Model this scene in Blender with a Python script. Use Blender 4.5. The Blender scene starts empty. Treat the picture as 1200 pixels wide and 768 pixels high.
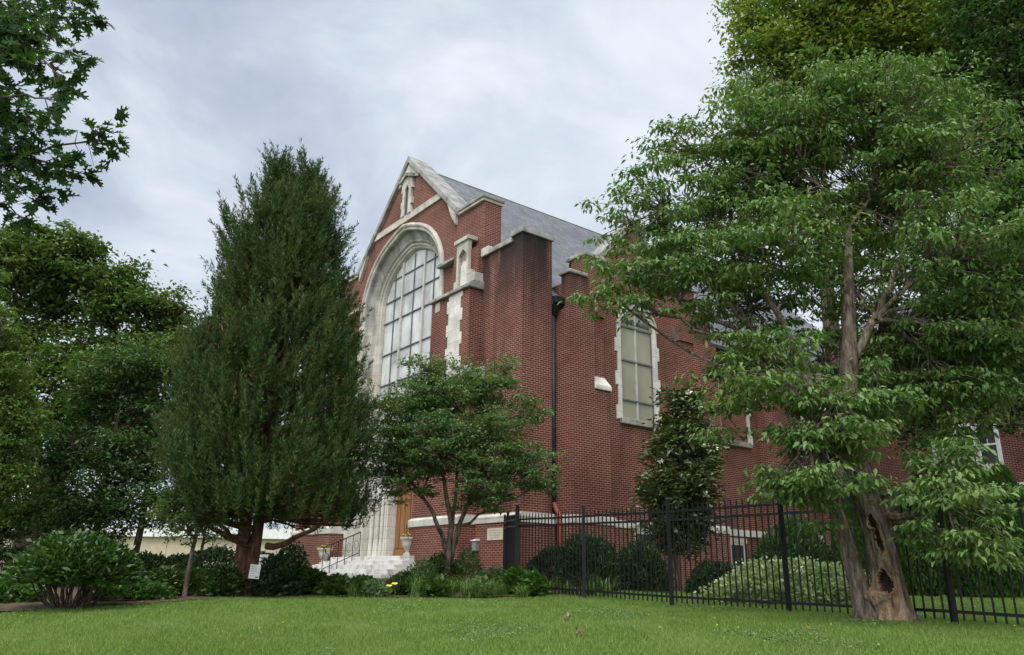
import bpy, bmesh, math
import numpy as np
from mathutils import Vector, Matrix
from mathutils.geometry import tessellate_polygon

scene = bpy.context.scene
C = scene.collection
PI = math.pi

# ------------------------------------------------------------------ camera, sky, sun, exposure
F_PX = 907.28; PITCH = 0.311338; ROLL = 0.0161; EYE = 1.6
cp, sp, cr, sr = math.cos(PITCH), math.sin(PITCH), math.cos(ROLL), math.sin(ROLL)
right0 = Vector((1, 0, 0)); up0 = Vector((0, -sp, cp)); fwd = Vector((0, cp, sp))
rgt = cr*right0 + sr*up0; up = -sr*right0 + cr*up0
cam_data = bpy.data.cameras.new("camera"); cam = bpy.data.objects.new("camera", cam_data); C.objects.link(cam)
cam.matrix_world = Matrix(((rgt.x, up.x, -fwd.x, 0), (rgt.y, up.y, -fwd.y, 0), (rgt.z, up.z, -fwd.z, EYE), (0, 0, 0, 1)))
cam_data.sensor_width = 36; cam_data.lens = F_PX/1200*36; cam_data.clip_start = 0.05; cam_data.clip_end = 2000
scene.camera = cam

SUN_EL, SUN_AZ = math.radians(58), math.radians(205)     # azimuth clockwise from +Y
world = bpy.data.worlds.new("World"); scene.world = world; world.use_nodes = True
wn, wl = world.node_tree.nodes, world.node_tree.links
wn.clear()
wout = wn.new('ShaderNodeOutputWorld'); bg = wn.new('ShaderNodeBackground'); bg.inputs[1].default_value = 0.10
sky = wn.new('ShaderNodeTexSky'); sky.sky_type = 'NISHITA'; sky.sun_disc = False
sky.sun_elevation = SUN_EL; sky.sun_rotation = SUN_AZ; sky.air_density = 1.2; sky.dust_density = 1.5
tc = wn.new('ShaderNodeTexCoord'); mp = wn.new('ShaderNodeMapping'); mp.inputs['Scale'].default_value = (1.0, 1.0, 1.7)
mp.inputs['Location'].default_value = (0.35, 0.1, 0.2)
n1 = wn.new('ShaderNodeTexNoise'); n1.inputs['Scale'].default_value = 2.6; n1.inputs['Detail'].default_value = 9
n1.inputs['Roughness'].default_value = 0.56; n1.inputs['Distortion'].default_value = 0.35
r1 = wn.new('ShaderNodeValToRGB')
r1.color_ramp.elements[0].position = 0.38; r1.color_ramp.elements[0].color = (3.5, 4.1, 5.1, 1)
r1.color_ramp.elements[1].position = 0.66; r1.color_ramp.elements[1].color = (7.6, 8.0, 8.5, 1)
e = r1.color_ramp.elements.new(0.48); e.color = (4.5, 5.1, 6.0, 1)
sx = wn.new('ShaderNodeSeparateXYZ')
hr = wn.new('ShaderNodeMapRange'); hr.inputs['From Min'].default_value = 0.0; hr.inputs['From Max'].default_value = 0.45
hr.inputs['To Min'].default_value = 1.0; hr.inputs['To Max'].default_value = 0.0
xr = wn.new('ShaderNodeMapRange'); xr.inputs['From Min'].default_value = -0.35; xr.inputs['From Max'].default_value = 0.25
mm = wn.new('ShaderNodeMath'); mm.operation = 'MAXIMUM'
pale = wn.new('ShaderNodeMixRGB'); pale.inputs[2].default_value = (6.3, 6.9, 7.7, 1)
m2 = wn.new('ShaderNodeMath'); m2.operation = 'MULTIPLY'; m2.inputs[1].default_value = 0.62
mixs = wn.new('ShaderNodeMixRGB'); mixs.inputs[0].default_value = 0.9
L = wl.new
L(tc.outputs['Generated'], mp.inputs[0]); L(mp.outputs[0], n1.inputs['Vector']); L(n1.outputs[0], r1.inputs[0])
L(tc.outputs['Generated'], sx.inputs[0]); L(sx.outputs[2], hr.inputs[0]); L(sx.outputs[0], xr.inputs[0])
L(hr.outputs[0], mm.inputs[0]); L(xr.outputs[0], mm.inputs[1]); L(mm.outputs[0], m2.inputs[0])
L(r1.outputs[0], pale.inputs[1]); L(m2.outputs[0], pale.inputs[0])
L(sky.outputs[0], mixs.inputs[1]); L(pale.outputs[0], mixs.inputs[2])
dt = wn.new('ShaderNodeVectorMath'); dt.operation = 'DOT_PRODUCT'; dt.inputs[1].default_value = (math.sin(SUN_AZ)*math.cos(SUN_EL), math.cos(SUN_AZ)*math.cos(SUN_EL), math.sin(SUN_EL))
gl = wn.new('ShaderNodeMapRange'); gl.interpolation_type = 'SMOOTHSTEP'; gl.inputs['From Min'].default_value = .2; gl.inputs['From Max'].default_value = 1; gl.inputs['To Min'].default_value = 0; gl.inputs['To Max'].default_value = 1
glow = wn.new('ShaderNodeMixRGB'); glow.blend_type = 'ADD'; glow.inputs[2].default_value = (13, 13, 12.5, 1)   # unseen sky glow round the sun behind the camera, added to brighten foliage
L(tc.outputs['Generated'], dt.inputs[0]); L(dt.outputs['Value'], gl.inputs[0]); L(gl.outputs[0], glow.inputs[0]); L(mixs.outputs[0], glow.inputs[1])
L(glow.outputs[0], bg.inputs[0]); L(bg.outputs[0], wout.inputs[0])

sun_d = bpy.data.lights.new("sun", 'SUN'); sun_d.energy = 1.5; sun_d.angle = math.radians(25); sun_d.color = (1, 0.95, 0.88)
sun = bpy.data.objects.new("sun", sun_d); C.objects.link(sun)
sdir = Vector((math.sin(SUN_AZ)*math.cos(SUN_EL), math.cos(SUN_AZ)*math.cos(SUN_EL), math.sin(SUN_EL)))
sun.rotation_euler = sdir.to_track_quat('Z', 'Y').to_euler()
scene.view_settings.view_transform = 'Standard'; scene.view_settings.look = 'None'
scene.view_settings.exposure = 0.38; scene.view_settings.gamma = 1
scene.render.engine = 'CYCLES'
try:
    scene.cycles.max_bounces = 6; scene.cycles.diffuse_bounces = 3; scene.cycles.transmission_bounces = 3
    scene.cycles.transparent_max_bounces = 4; scene.cycles.use_denoising = True
except Exception: pass

# ------------------------------------------------------------------ placement helpers
def ray(px, py):
    a = (px-600)/F_PX; b = (py-384)/F_PX
    X = cr*a + sr*b; Y = -(-sr*a + cr*b)
    return np.array((X, cp - Y*sp, sp + Y*cp))
def at(px, py, D):                       # real point seen at a pixel, D metres ahead
    r = ray(px, py); k = D/r[1]; return np.array((r[0]*k, D, r[2]*k + EYE))
YAW = math.radians(37.42)
Ud = np.array((-math.sin(YAW), math.cos(YAW))); Vd = np.array((math.cos(YAW), math.sin(YAW)))
A0 = np.array((0.317, 23.8))
def sm(a, b, t):
    t = np.clip((t-a)/(b-a), 0, 1); return t*t*(3-2*t)
TT = np.array([-5, 0, 4, 8, 9.2, 11.4, 14.5, 17, 20, 24, 30, 400.]); ZZ = np.array([-1.6, -1.6, -1.25, -.76, -.62, -.50, -.46, -.36, -.17, -.08, -.04, -.04])
def gz(x, y):
    t = .45*x + .9*y
    z = 0
    for o in (-.6, -.3, 0, .3, .6): z = z + np.interp(t+o, TT, ZZ)/5
    z = z - .24*sm(1.5, 6, x)*sm(15.5, 20, y)
    return z + EYE
def B(v, u): return A0 + Vd*v + Ud*u

# ------------------------------------------------------------------ mesh building
class MB:
    def __init__(s): s.v = []; s.f = []
    def add(s, vs, fs):
        n = len(s.v); s.v += [tuple(map(float, p)) for p in vs]; s.f += [tuple(i+n for i in f) for f in fs]; return s
    def box(s, x0, x1, y0, y1, z0, z1):
        vs = [(x, y, z) for z in (z0, z1) for y in (y0, y1) for x in (x0, x1)]
        return s.add(vs, [(0, 2, 3, 1), (4, 5, 7, 6), (0, 1, 5, 4), (2, 6, 7, 3), (0, 4, 6, 2), (1, 3, 7, 5)])
    def hexa(s, p):                       # 8 points: bottom 4 (ccw), top 4
        return s.add(p, [(0, 3, 2, 1), (4, 5, 6, 7), (0, 1, 5, 4), (1, 2, 6, 5), (2, 3, 7, 6), (3, 0, 4, 7)])
    def prism(s, poly, a, b, fn):         # poly of 2-d points, fn(p, q, t) -> 3-d
        n = len(poly); vs = [fn(p[0], p[1], a) for p in poly] + [fn(p[0], p[1], b) for p in poly]
        tr = tessellate_polygon([[Vector((p[0], p[1], 0)) for p in poly]])
        fs = [tuple(t) for t in tr] + [tuple(i+n for i in reversed(t)) for t in tr]
        fs += [(i, (i+1) % n, (i+1) % n+n, i+n) for i in range(n)]
        return s.add(vs, fs)
    def front(s, poly, v0, v1):           # poly in (u, z), extruded along v; local axes are (v, u, z)
        return s.prism(poly, v0, v1, lambda p, q, t: (t, p, q))
    def side(s, poly, u0, u1):            # poly in (v, z), extruded along u
        return s.prism(poly, u0, u1, lambda p, q, t: (p, t, q))
    def tube(s, pts, rad, n=6, cap=True):
        pts = [np.array(p, float) for p in pts]; m = len(pts)
        if np.isscalar(rad): rad = [rad]*m
        base = len(s.v); prev = None
        for i, p in enumerate(pts):
            d = pts[min(i+1, m-1)] - pts[max(i-1, 0)]; d /= (np.linalg.norm(d)+1e-9)
            if prev is None:
                a = np.array((0, 0, 1.)) if abs(d[2]) < .9 else np.array((1., 0, 0))
            else: a = prev
            x = a - d*(a@d); x /= (np.linalg.norm(x)+1e-9); y = np.cross(d, x); prev = x
            for k in range(n):
                w = 2*PI*k/n; s.v.append(tuple(p + rad[i]*(math.cos(w)*x + math.sin(w)*y)))
        for i in range(m-1):
            for k in range(n):
                k2 = (k+1) % n; s.f.append((base+i*n+k, base+i*n+k2, base+(i+1)*n+k2, base+(i+1)*n+k))
        if cap:
            s.f.append(tuple(base+k for k in reversed(range(n)))); s.f.append(tuple(base+(m-1)*n+k for k in range(n)))
        return s
    def lathe(s, prof, cx, cy, n=20):
        base = len(s.v)
        for r, z in prof:
            for k in range(n): s.v.append((cx+r*math.cos(2*PI*k/n), cy+r*math.sin(2*PI*k/n), z))
        for i in range(len(prof)-1):
            for k in range(n):
                k2 = (k+1) % n; s.f.append((base+i*n+k, base+i*n+k2, base+(i+1)*n+k2, base+(i+1)*n+k))
        s.f.append(tuple(base+k for k in reversed(range(n)))); s.f.append(tuple(base+(len(prof)-1)*n+k for k in range(n)))
        return s
    def build(s, name, mat, parent=None, bevel=0, smooth=False, uv=True):
        me = bpy.data.meshes.new(name); me.from_pydata(s.v, [], s.f)
        bm = bmesh.new(); bm.from_mesh(me); bmesh.ops.recalc_face_normals(bm, faces=bm.faces); bm.to_mesh(me); bm.free()
        if uv and len(me.loops):
            l = me.uv_layers.new(name="UVMap")
            co = np.empty(len(me.vertices)*3); me.vertices.foreach_get('co', co); co = co.reshape(-1, 3)
            lv = np.empty(len(me.loops), int); me.loops.foreach_get('vertex_index', lv)
            out = np.empty((len(me.loops), 2))
            for p in me.polygons:
                nx, ny, nz = map(abs, p.normal); i = slice(p.loop_start, p.loop_start+p.loop_total); c = co[lv[i]]
                if nz > max(nx, ny)*1.3: out[i] = c[:, :2]
                elif nx > ny: out[i] = c[:, 1:]
                else: out[i] = c[:, ::2]
            l.data.foreach_set('uv', out.ravel())
        me.materials.append(mat)
        if smooth: me.polygons.foreach_set('use_smooth', [True]*len(me.polygons))
        o = bpy.data.objects.new(name, me); C.objects.link(o)
        if parent: o.parent = parent
        if bevel:
            b = o.modifiers.new('bevel', 'BEVEL'); b.width = bevel; b.segments = 2; b.limit_method = 'ANGLE'
        return o
def tag(o, label=None, cat=None, group=None, kind=None):
    if label: o['label'] = label
    if cat: o['category'] = cat
    if group: o['group'] = group
    if kind: o['kind'] = kind
    return o
def empty(name, loc=(0, 0, 0), rz=0, **k):
    o = bpy.data.objects.new(name, None); C.objects.link(o); o.location = loc; o.rotation_euler = (0, 0, rz); o.empty_display_size = .3
    return tag(o, **k)
def raw(name, V, Fc, mat, parent=None, smooth=False):      # numpy faces (n, k)
    me = bpy.data.meshes.new(name); n, k = Fc.shape
    me.vertices.add(len(V)); me.vertices.foreach_set('co', np.ascontiguousarray(V, dtype=np.float32).ravel())
    me.loops.add(n*k); me.loops.foreach_set('vertex_index', np.ascontiguousarray(Fc, dtype=np.int32).ravel())
    me.polygons.add(n); me.polygons.foreach_set('loop_start', np.arange(0, n*k, k, dtype=np.int32))
    me.update(calc_edges=True)
    me.materials.append(mat)
    if smooth: me.polygons.foreach_set('use_smooth', [True]*n)
    o = bpy.data.objects.new(name, me); C.objects.link(o)
    if parent: o.parent = parent
    return o

# ------------------------------------------------------------------ materials
def new_mat(name, rough=.8, spec=.3):
    m = bpy.data.materials.new(name); m.use_nodes = True; nt = m.node_tree; b = nt.nodes['Principled BSDF']
    b.inputs['Roughness'].default_value = rough; b.inputs['Specular IOR Level'].default_value = spec
    return m, nt, b
def noise(nt, scale, detail=4, coord='Object', rough=.55, sc=None):
    t = nt.nodes.new('ShaderNodeTexCoord'); n = nt.nodes.new('ShaderNodeTexNoise')
    n.inputs['Scale'].default_value = scale; n.inputs['Detail'].default_value = detail; n.inputs['Roughness'].default_value = rough
    if sc:
        mpn = nt.nodes.new('ShaderNodeMapping'); mpn.inputs['Scale'].default_value = sc
        nt.links.new(t.outputs[coord], mpn.inputs[0]); nt.links.new(mpn.outputs[0], n.inputs['Vector'])
    else: nt.links.new(t.outputs[coord], n.inputs['Vector'])
    return n
def ramp(nt, src, stops):
    r = nt.nodes.new('ShaderNodeValToRGB'); el = r.color_ramp.elements
    el[0].position, el[0].color = stops[0][0], (*stops[0][1], 1); el[1].position, el[1].color = stops[-1][0], (*stops[-1][1], 1)
    for p, c in stops[1:-1]: q = el.new(p); q.color = (*c, 1)
    nt.links.new(src, r.inputs[0]); return r
def mix(nt, fac, a, b, mode='MIX'):
    m = nt.nodes.new('ShaderNodeMixRGB'); m.blend_type = mode
    for i, x in ((0, fac), (1, a), (2, b)):
        if isinstance(x, (int, float)): m.inputs[i].default_value = x
        elif isinstance(x, tuple): m.inputs[i].default_value = (*x, 1)
        else: nt.links.new(x, m.inputs[i])
    return m
def bump(nt, b, src, strength, dist=.02):
    n = nt.nodes.new('ShaderNodeBump'); n.inputs['Strength'].default_value = strength; n.inputs['Distance'].default_value = dist
    nt.links.new(src, n.inputs['Height']); nt.links.new(n.outputs[0], b.inputs['Normal'])
def simple(name, stops, scale=3, rough=.8, spec=.3, bmp=0, sc=None, detail=5, coord='Object'):
    m, nt, b = new_mat(name, rough, spec); n = noise(nt, scale, detail, coord=coord, sc=sc); r = ramp(nt, n.outputs[0], stops)
    nt.links.new(r.outputs[0], b.inputs['Base Color'])
    if bmp: bump(nt, b, n.outputs[0], bmp)
    return m
def brick_mat(name, stain=0.35, c1=(.150, .040, .029), c2=(.065, .023, .020), mort=(.32, .26, .22)):
    m, nt, b = new_mat(name, .9, .15)
    uv = nt.nodes.new('ShaderNodeTexCoord'); br = nt.nodes.new('ShaderNodeTexBrick')
    br.inputs['Scale'].default_value = 1; br.inputs['Brick Width'].default_value = .215; br.inputs['Row Height'].default_value = .0725
    br.inputs['Mortar Size'].default_value = .0068; br.inputs['Mortar Smooth'].default_value = .25; br.inputs['Bias'].default_value = -.1
    br.inputs['Color1'].default_value = (*c1, 1); br.inputs['Color2'].default_value = (*c2, 1); br.inputs['Mortar'].default_value = (*mort, 1)
    nt.links.new(uv.outputs['UV'], br.inputs['Vector'])
    br2 = nt.nodes.new('ShaderNodeTexBrick'); nt.links.new(uv.outputs['UV'], br2.inputs['Vector'])
    for k in ('Scale', 'Brick Width', 'Row Height'): br2.inputs[k].default_value = br.inputs[k].default_value
    br2.inputs['Mortar Size'].default_value = 0
    br2.inputs['Color1'].default_value = (.5, .56, .62, 1); br2.inputs['Color2'].default_value = (1.35, 1.2, 1.1, 1); br2.inputs['Bias'].default_value = .25
    br2.offset_frequency = 2; br2.squash_frequency = 3
    a = mix(nt, .8, br.outputs[0], br2.outputs[0], 'MULTIPLY')
    n = noise(nt, .55, 6); r = ramp(nt, n.outputs[0], [(.3, (.66, .63, .63)), (.5, (1, 1, 1)), (.72, (1.16, 1.13, 1.1))])
    c = mix(nt, .9, a.outputs[0], r.outputs[0], 'MULTIPLY')
    s = noise(nt, .9, 5, sc=(1.6, 1.6, .28)); rs = ramp(nt, s.outputs[0], [(.5, (1, 1, 1)), (.72, (.32, .31, .33))])
    d = mix(nt, stain, c.outputs[0], rs.outputs[0], 'MULTIPLY')
    if stain > .9:                      # soot streaks running down from the copings
        tcz = nt.nodes.new('ShaderNodeTexCoord'); sz_ = nt.nodes.new('ShaderNodeSeparateXYZ'); nt.links.new(tcz.outputs['Object'], sz_.inputs[0])
        mr_ = nt.nodes.new('ShaderNodeMapRange'); mr_.inputs['From Min'].default_value = 7.8; mr_.inputs['From Max'].default_value = 10.9; nt.links.new(sz_.outputs[2], mr_.inputs[0])
        s2 = noise(nt, 1.0, 6, sc=(1.5, 1.5, .3)); rs2 = ramp(nt, s2.outputs[0], [(.33, (0, 0, 0)), (.47, (1, 1, 1))])
        fm = mix(nt, 1, mr_.outputs[0], rs2.outputs[0], 'MULTIPLY'); d = mix(nt, fm.outputs[0], d.outputs[0], (.022, .018, .018))
    nt.links.new(d.outputs[0], b.inputs['Base Color'])
    bump(nt, b, br.outputs['Fac'], -.55, .012)
    return m
M = {}
M['brick'] = brick_mat('red_brick', .45)
M['brick_soot'] = brick_mat('sooty_brick', .95)
M['brick_low'] = brick_mat('base_brick', .25, c1=(.165, .046, .034), c2=(.09, .031, .026))
M['brick_wing'] = brick_mat('wing_brick', .3, c1=(.14, .036, .034), c2=(.08, .025, .025))
def stone(name, lo, mid, hi, soot=.5, stscale=(2.2, 2.2, .35)):
    m, nt, b = new_mat(name, .85, .25)
    n = noise(nt, 1.6, 6); r = ramp(nt, n.outputs[0], [(.3, lo), (.5, mid), (.7, hi)])
    s = noise(nt, 1.1, 6, sc=stscale); rs = ramp(nt, s.outputs[0], [(.46, (1, 1, 1)), (.66, (.36, .35, .33))])
    d = mix(nt, soot, r.outputs[0], rs.outputs[0], 'MULTIPLY')
    f = noise(nt, 22, 3); rf = ramp(nt, f.outputs[0], [(.3, (.86, .86, .86)), (.7, (1.08, 1.08, 1.08))])
    d2 = mix(nt, 1, d.outputs[0], rf.outputs[0], 'MULTIPLY')
    # masonry joints
    uv = nt.nodes.new('ShaderNodeTexCoord'); br = nt.nodes.new('ShaderNodeTexBrick'); nt.links.new(uv.outputs['UV'], br.inputs['Vector'])
    br.inputs['Scale'].default_value = 1; br.inputs['Brick Width'].default_value = .9; br.inputs['Row Height'].default_value = .46; br.inputs['Mortar Size'].default_value = .007
    br.inputs['Color1'].default_value = (1, 1, 1, 1); br.inputs['Color2'].default_value = (.9, .9, .89, 1); br.inputs['Mortar'].default_value = (.5, .49, .47, 1)
    d3 = mix(nt, .9, d2.outputs[0], br.outputs[0], 'MULTIPLY')
    nt.links.new(d3.outputs[0], b.inputs['Base Color']); bump(nt, b, f.outputs[0], .25, .01)
    return m
M['stone'] = stone('limestone', (.38, .36, .31), (.50, .475, .42), (.62, .595, .54), .35)
M['stone_clean'] = stone('clean_limestone', (.50, .48, .43), (.63, .61, .56), (.75, .73, .69), .12)
M['stone_dirty'] = stone('weathered_limestone', (.2, .2, .19), (.34, .33, .30), (.47, .46, .42), .75)
M['coping'] = simple('coping_stone', [(.3, (.11, .11, .11)), (.5, (.26, .255, .245)), (.7, (.36, .355, .34))], 2.2, .9, bmp=.2)
def slate():
    m, nt, b = new_mat('roof_slate', .55, .4)
    uv = nt.nodes.new('ShaderNodeTexCoord'); br = nt.nodes.new('ShaderNodeTexBrick'); nt.links.new(uv.outputs['UV'], br.inputs['Vector'])
    br.inputs['Scale'].default_value = 1; br.inputs['Brick Width'].default_value = .26; br.inputs['Row Height'].default_value = .19; br.inputs['Mortar Size'].default_value = .012
    br.inputs['Color1'].default_value = (.135, .142, .155, 1); br.inputs['Color2'].default_value = (.08, .085, .097, 1); br.inputs['Mortar'].default_value = (.06, .065, .075, 1)
    n = noise(nt, .8, 5); r = ramp(nt, n.outputs[0], [(.3, (.8, .8, .8)), (.7, (1.2, 1.2, 1.2))])
    d = mix(nt, 1, br.outputs[0], r.outputs[0], 'MULTIPLY'); nt.links.new(d.outputs[0], b.inputs['Base Color']); bump(nt, b, br.outputs['Fac'], -.6, .01)
    return m
M['slate'] = slate()
def glass(name, c1, c2, rough=.12, scale=.7, spec=.9):
    m, nt, b = new_mat(name, rough, spec); n = noise(nt, scale, 3, sc=(1, 1, .5)); r = ramp(nt, n.outputs[0], [(.35, c1), (.65, c2)])
    nt.links.new(r.outputs[0], b.inputs['Base Color'])
    w = noise(nt, 2.2, 2); bump(nt, b, w.outputs[0], .12, .05); return m
M['glass'] = glass('protective_glass_painted_reflections', (.32, .33, .33), (.62, .63, .62), .06, 1.3)  # uneven pale base colour stands in for sky and tree reflections
M['glass_tan'] = glass('tan_window_glass', (.24, .235, .17), (.33, .32, .25), .3, spec=.4)
M['glass_dark'] = glass('dark_window_glass', (.02, .022, .025), (.05, .055, .06), .08)
M['lead'] = simple('window_bars', [(.3, (.10, .10, .10)), (.7, (.17, .17, .17))], 4, .5)
M['mullion'] = simple('pale_mullion', [(.3, (.38, .38, .36)), (.7, (.52, .52, .5))], 4, .6)
M['wood'] = simple('oak_door_wood', [(.25, (.10, .042, .016)), (.5, (.235, .105, .038)), (.75, (.33, .16, .06))], 5, .45, .4, sc=(3, 3, .25))
M['wood_dark'] = simple('dark_door_wood', [(.3, (.05, .022, .012)), (.7, (.11, .05, .025))], 5, .5, sc=(3, 3, .3))
M['black'] = simple('black_painted_metal', [(.3, (.006, .007, .008)), (.7, (.012, .013, .014))], 6, .5, .3)
M['pipe'] = simple('dark_pipe_metal', [(.3, (.03, .03, .035)), (.7, (.07, .07, .08))], 4, .4)
M['pipe_red'] = simple('rusty_red_pipe', [(.3, (.18, .05, .035)), (.7, (.27, .085, .06))], 8, .7)
M['white'] = simple('white_paint', [(.3, (.62, .62, .62)), (.7, (.8, .8, .8))], 5, .5)
M['steps'] = simple('white_painted_step', [(.30, (.33, .32, .31)), (.45, (.56, .55, .53)), (.7, (.68, .67, .65))], 2.5, .8, detail=7)
M['grey_box'] = simple('grey_metal_box', [(.3, (.22, .24, .25)), (.7, (.34, .36, .37))], 5, .5)
M['cream'] = simple('cream_wall_panel', [(.3, (.40, .345, .24)), (.7, (.52, .455, .34))], 1.6, .9)
M['plaque'] = simple('cream_plaque', [(.35, (.55, .50, .40)), (.7, (.68, .63, .53))], 7, .6)
M['ink'] = simple('faded_lettering', [(.3, (.30, .26, .2)), (.7, (.38, .33, .26))], 9, .8)
M['paper'] = simple('white_paper', [(.3, (.66, .66, .66)), (.7, (.78, .78, .78))], 6, .6)
M['terracotta'] = simple('pale_planter_stone', [(.3, (.40, .37, .31)), (.7, (.56, .53, .46))], 5, .8)
M['yellow'] = simple('yellow_petals', [(.3, (.75, .55, .03)), (.7, (.85, .72, .08))], 20, .6)
M['white_petal'] = simple('white_petals', [(.3, (.72, .70, .62)), (.7, (.82, .81, .76))], 20, .6)
def bark(name, lo, mid, hi, scale=5, bmp=.9):
    m, nt, b = new_mat(name, .95, .15); n = noise(nt, scale, 8, sc=(2.2, 2.2, .5), rough=.65); n2 = noise(nt, 1.3, 3)
    r = ramp(nt, n.outputs[0], [(.34, lo), (.5, mid), (.68, hi)]); r2 = ramp(nt, n2.outputs[0], [(.3, (.75, .75, .75)), (.7, (1.2, 1.2, 1.2))])
    d = mix(nt, 1, r.outputs[0], r2.outputs[0], 'MULTIPLY'); nt.links.new(d.outputs[0], b.inputs['Base Color']); bump(nt, b, n.outputs[0], bmp, .05); return m
M['bark_grey'] = bark('grey_furrowed_bark', (.04, .03, .024), (.145, .112, .088), (.29, .245, .205), 8)
M['bark_dead'] = bark('bare_dead_wood', (.09, .05, .03), (.27, .175, .11), (.42, .35, .27), 7)
M['bark_hollow'] = simple('rotten_hollow_wood', [(.3, (.012, .009, .007)), (.7, (.06, .04, .027))], 9, .95, .05)
M['bark_red'] = bark('reddish_fibrous_bark', (.05, .024, .017), (.135, .068, .048), (.22, .125, .09), 6)
M['bark_dark'] = bark('dark_bark', (.03, .024, .019), (.08, .062, .05), (.15, .12, .10), 5)
def leaf(name, lo, mid, hi, trans=.28, rough=.5, spec=.3, patch=None, patchscale=.9):
    m, nt, b = new_mat(name, rough, spec); g = nt.nodes.new('ShaderNodeNewGeometry')
    r = ramp(nt, g.outputs['Random Per Island'], [(0, lo), (.55, mid), (1, hi)])
    src = r.outputs[0]
    if patch:
        n = noise(nt, patchscale, 3); rp = ramp(nt, n.outputs[0], [(.50, (0, 0, 0)), (.66, (1, 1, 1))])
        f = mix(nt, .75, (0, 0, 0), rp.outputs[0]); d = mix(nt, f.outputs[0], src, patch); src = d.outputs[0]
    nt.links.new(src, b.inputs['Base Color'])
    t = nt.nodes.new('ShaderNodeBsdfTranslucent'); c = mix(nt, 1, src, (1.25, 1.4, .6), 'MULTIPLY'); nt.links.new(c.outputs[0], t.inputs[0])
    s = nt.nodes.new('ShaderNodeMixShader'); s.inputs[0].default_value = trans
    nt.links.new(b.outputs[0], s.inputs[1]); nt.links.new(t.outputs[0], s.inputs[2]); nt.links.new(s.outputs[0], nt.nodes['Material Output'].inputs[0])
    return m
M['lf_dogwood'] = leaf('dogwood_leaf', (0.061, 0.118, 0.035), (0.118, 0.206, 0.061), (0.192, 0.288, 0.090), .25, patch=(.13, .19, .05))
M['lf_lime'] = leaf('lime_leaf', (.08, .13, .03), (.14, .205, .045), (.27, .31, .06), .4, patch=(.30, .32, .06), patchscale=.5)
M['lf_mid'] = leaf('mid_green_leaf', (0.047, 0.095, 0.024), (0.088, 0.155, 0.041), (0.149, 0.209, 0.061), .28, patch=(.12, .125, .04))
M['lf_leafy'] = leaf('leafy_leaf', (.055, .105, .025), (.095, .16, .04), (.17, .23, .06), .35)
M['lf_dark'] = leaf('dark_leaf', (0.028, 0.063, 0.020), (0.053, 0.105, 0.031), (0.091, 0.154, 0.046), .25)
M['lf_maple'] = leaf('small_tree_leaf', (.06, .115, .05), (.10, .175, .07), (.17, .25, .10), .3, patch=(.17, .24, .07), patchscale=.7)
M['lf_oak'] = leaf('oak_leaf', (.018, .04, .014), (.035, .075, .022), (.07, .13, .035), .45, .7, .15)
M['lf_cedar'] = leaf('cedar_needles', (.026, .052, .018), (.052, .092, .032), (.115, .17, .06), .2, .7, .1, patch=(.11, .13, .045), patchscale=1.1)
M['lf_brown'] = leaf('browned_needles', (.12, .08, .03), (.17, .12, .05), (.22, .15, .07), .1)
M['lf_magnolia'] = leaf('magnolia_leaf', (.04, .065, .022), (.075, .115, .038), (.15, .15, .06), .12, .3, .5)
M['lf_laurel'] = leaf('laurel_leaf', (0.021, 0.048, 0.011), (0.044, 0.098, 0.021), (0.098, 0.178, 0.034), .15, .3, .6)
M['lf_yew'] = leaf('yew_needles', (0.016, 0.039, 0.013), (0.029, 0.062, 0.021), (0.052, 0.098, 0.031), .1, .6)
M['lf_hosta'] = leaf('broad_green_leaf', (.03, .07, .015), (.05, .11, .022), (.09, .17, .04), .25, .4)
M['lf_varieg'] = leaf('variegated_leaf', (.14, .22, .08), (.28, .36, .16), (.62, .66, .45), .25)
M['lf_lily'] = leaf('daylily_blade', (.06, .12, .03), (.11, .19, .05), (.2, .28, .09), .3)
M['lf_grass'] = leaf('grass_blade', (.10, .175, .042), (.155, .25, .058), (.27, .36, .10), .35, .6, .15, patch=(.22, .29, .10), patchscale=.8)
M['lf_clover'] = leaf('clover_leaf', (.10, .17, .06), (.14, .22, .09), (.2, .28, .13), .2)
M['lf_arbor'] = leaf('arborvitae_spray', (.022, .06, .010), (.04, .095, .016), (.07, .14, .025), .15)
M['soil'] = simple('lawn_soil', [(.3, (.055, .085, .022)), (.5, (.085, .125, .032)), (.7, (.12, .16, .045))], 1.3, .95, bmp=.3)
M['mulch'] = simple('mulch', [(.35, (.035, .022, .015)), (.5, (.075, .05, .033)), (.7, (.14, .10, .07))], 14, .95, bmp=.8, detail=8)
M['path'] = simple('concrete_path', [(.3, (.27, .25, .22)), (.7, (.38, .36, .32))], 3, .9)

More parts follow.
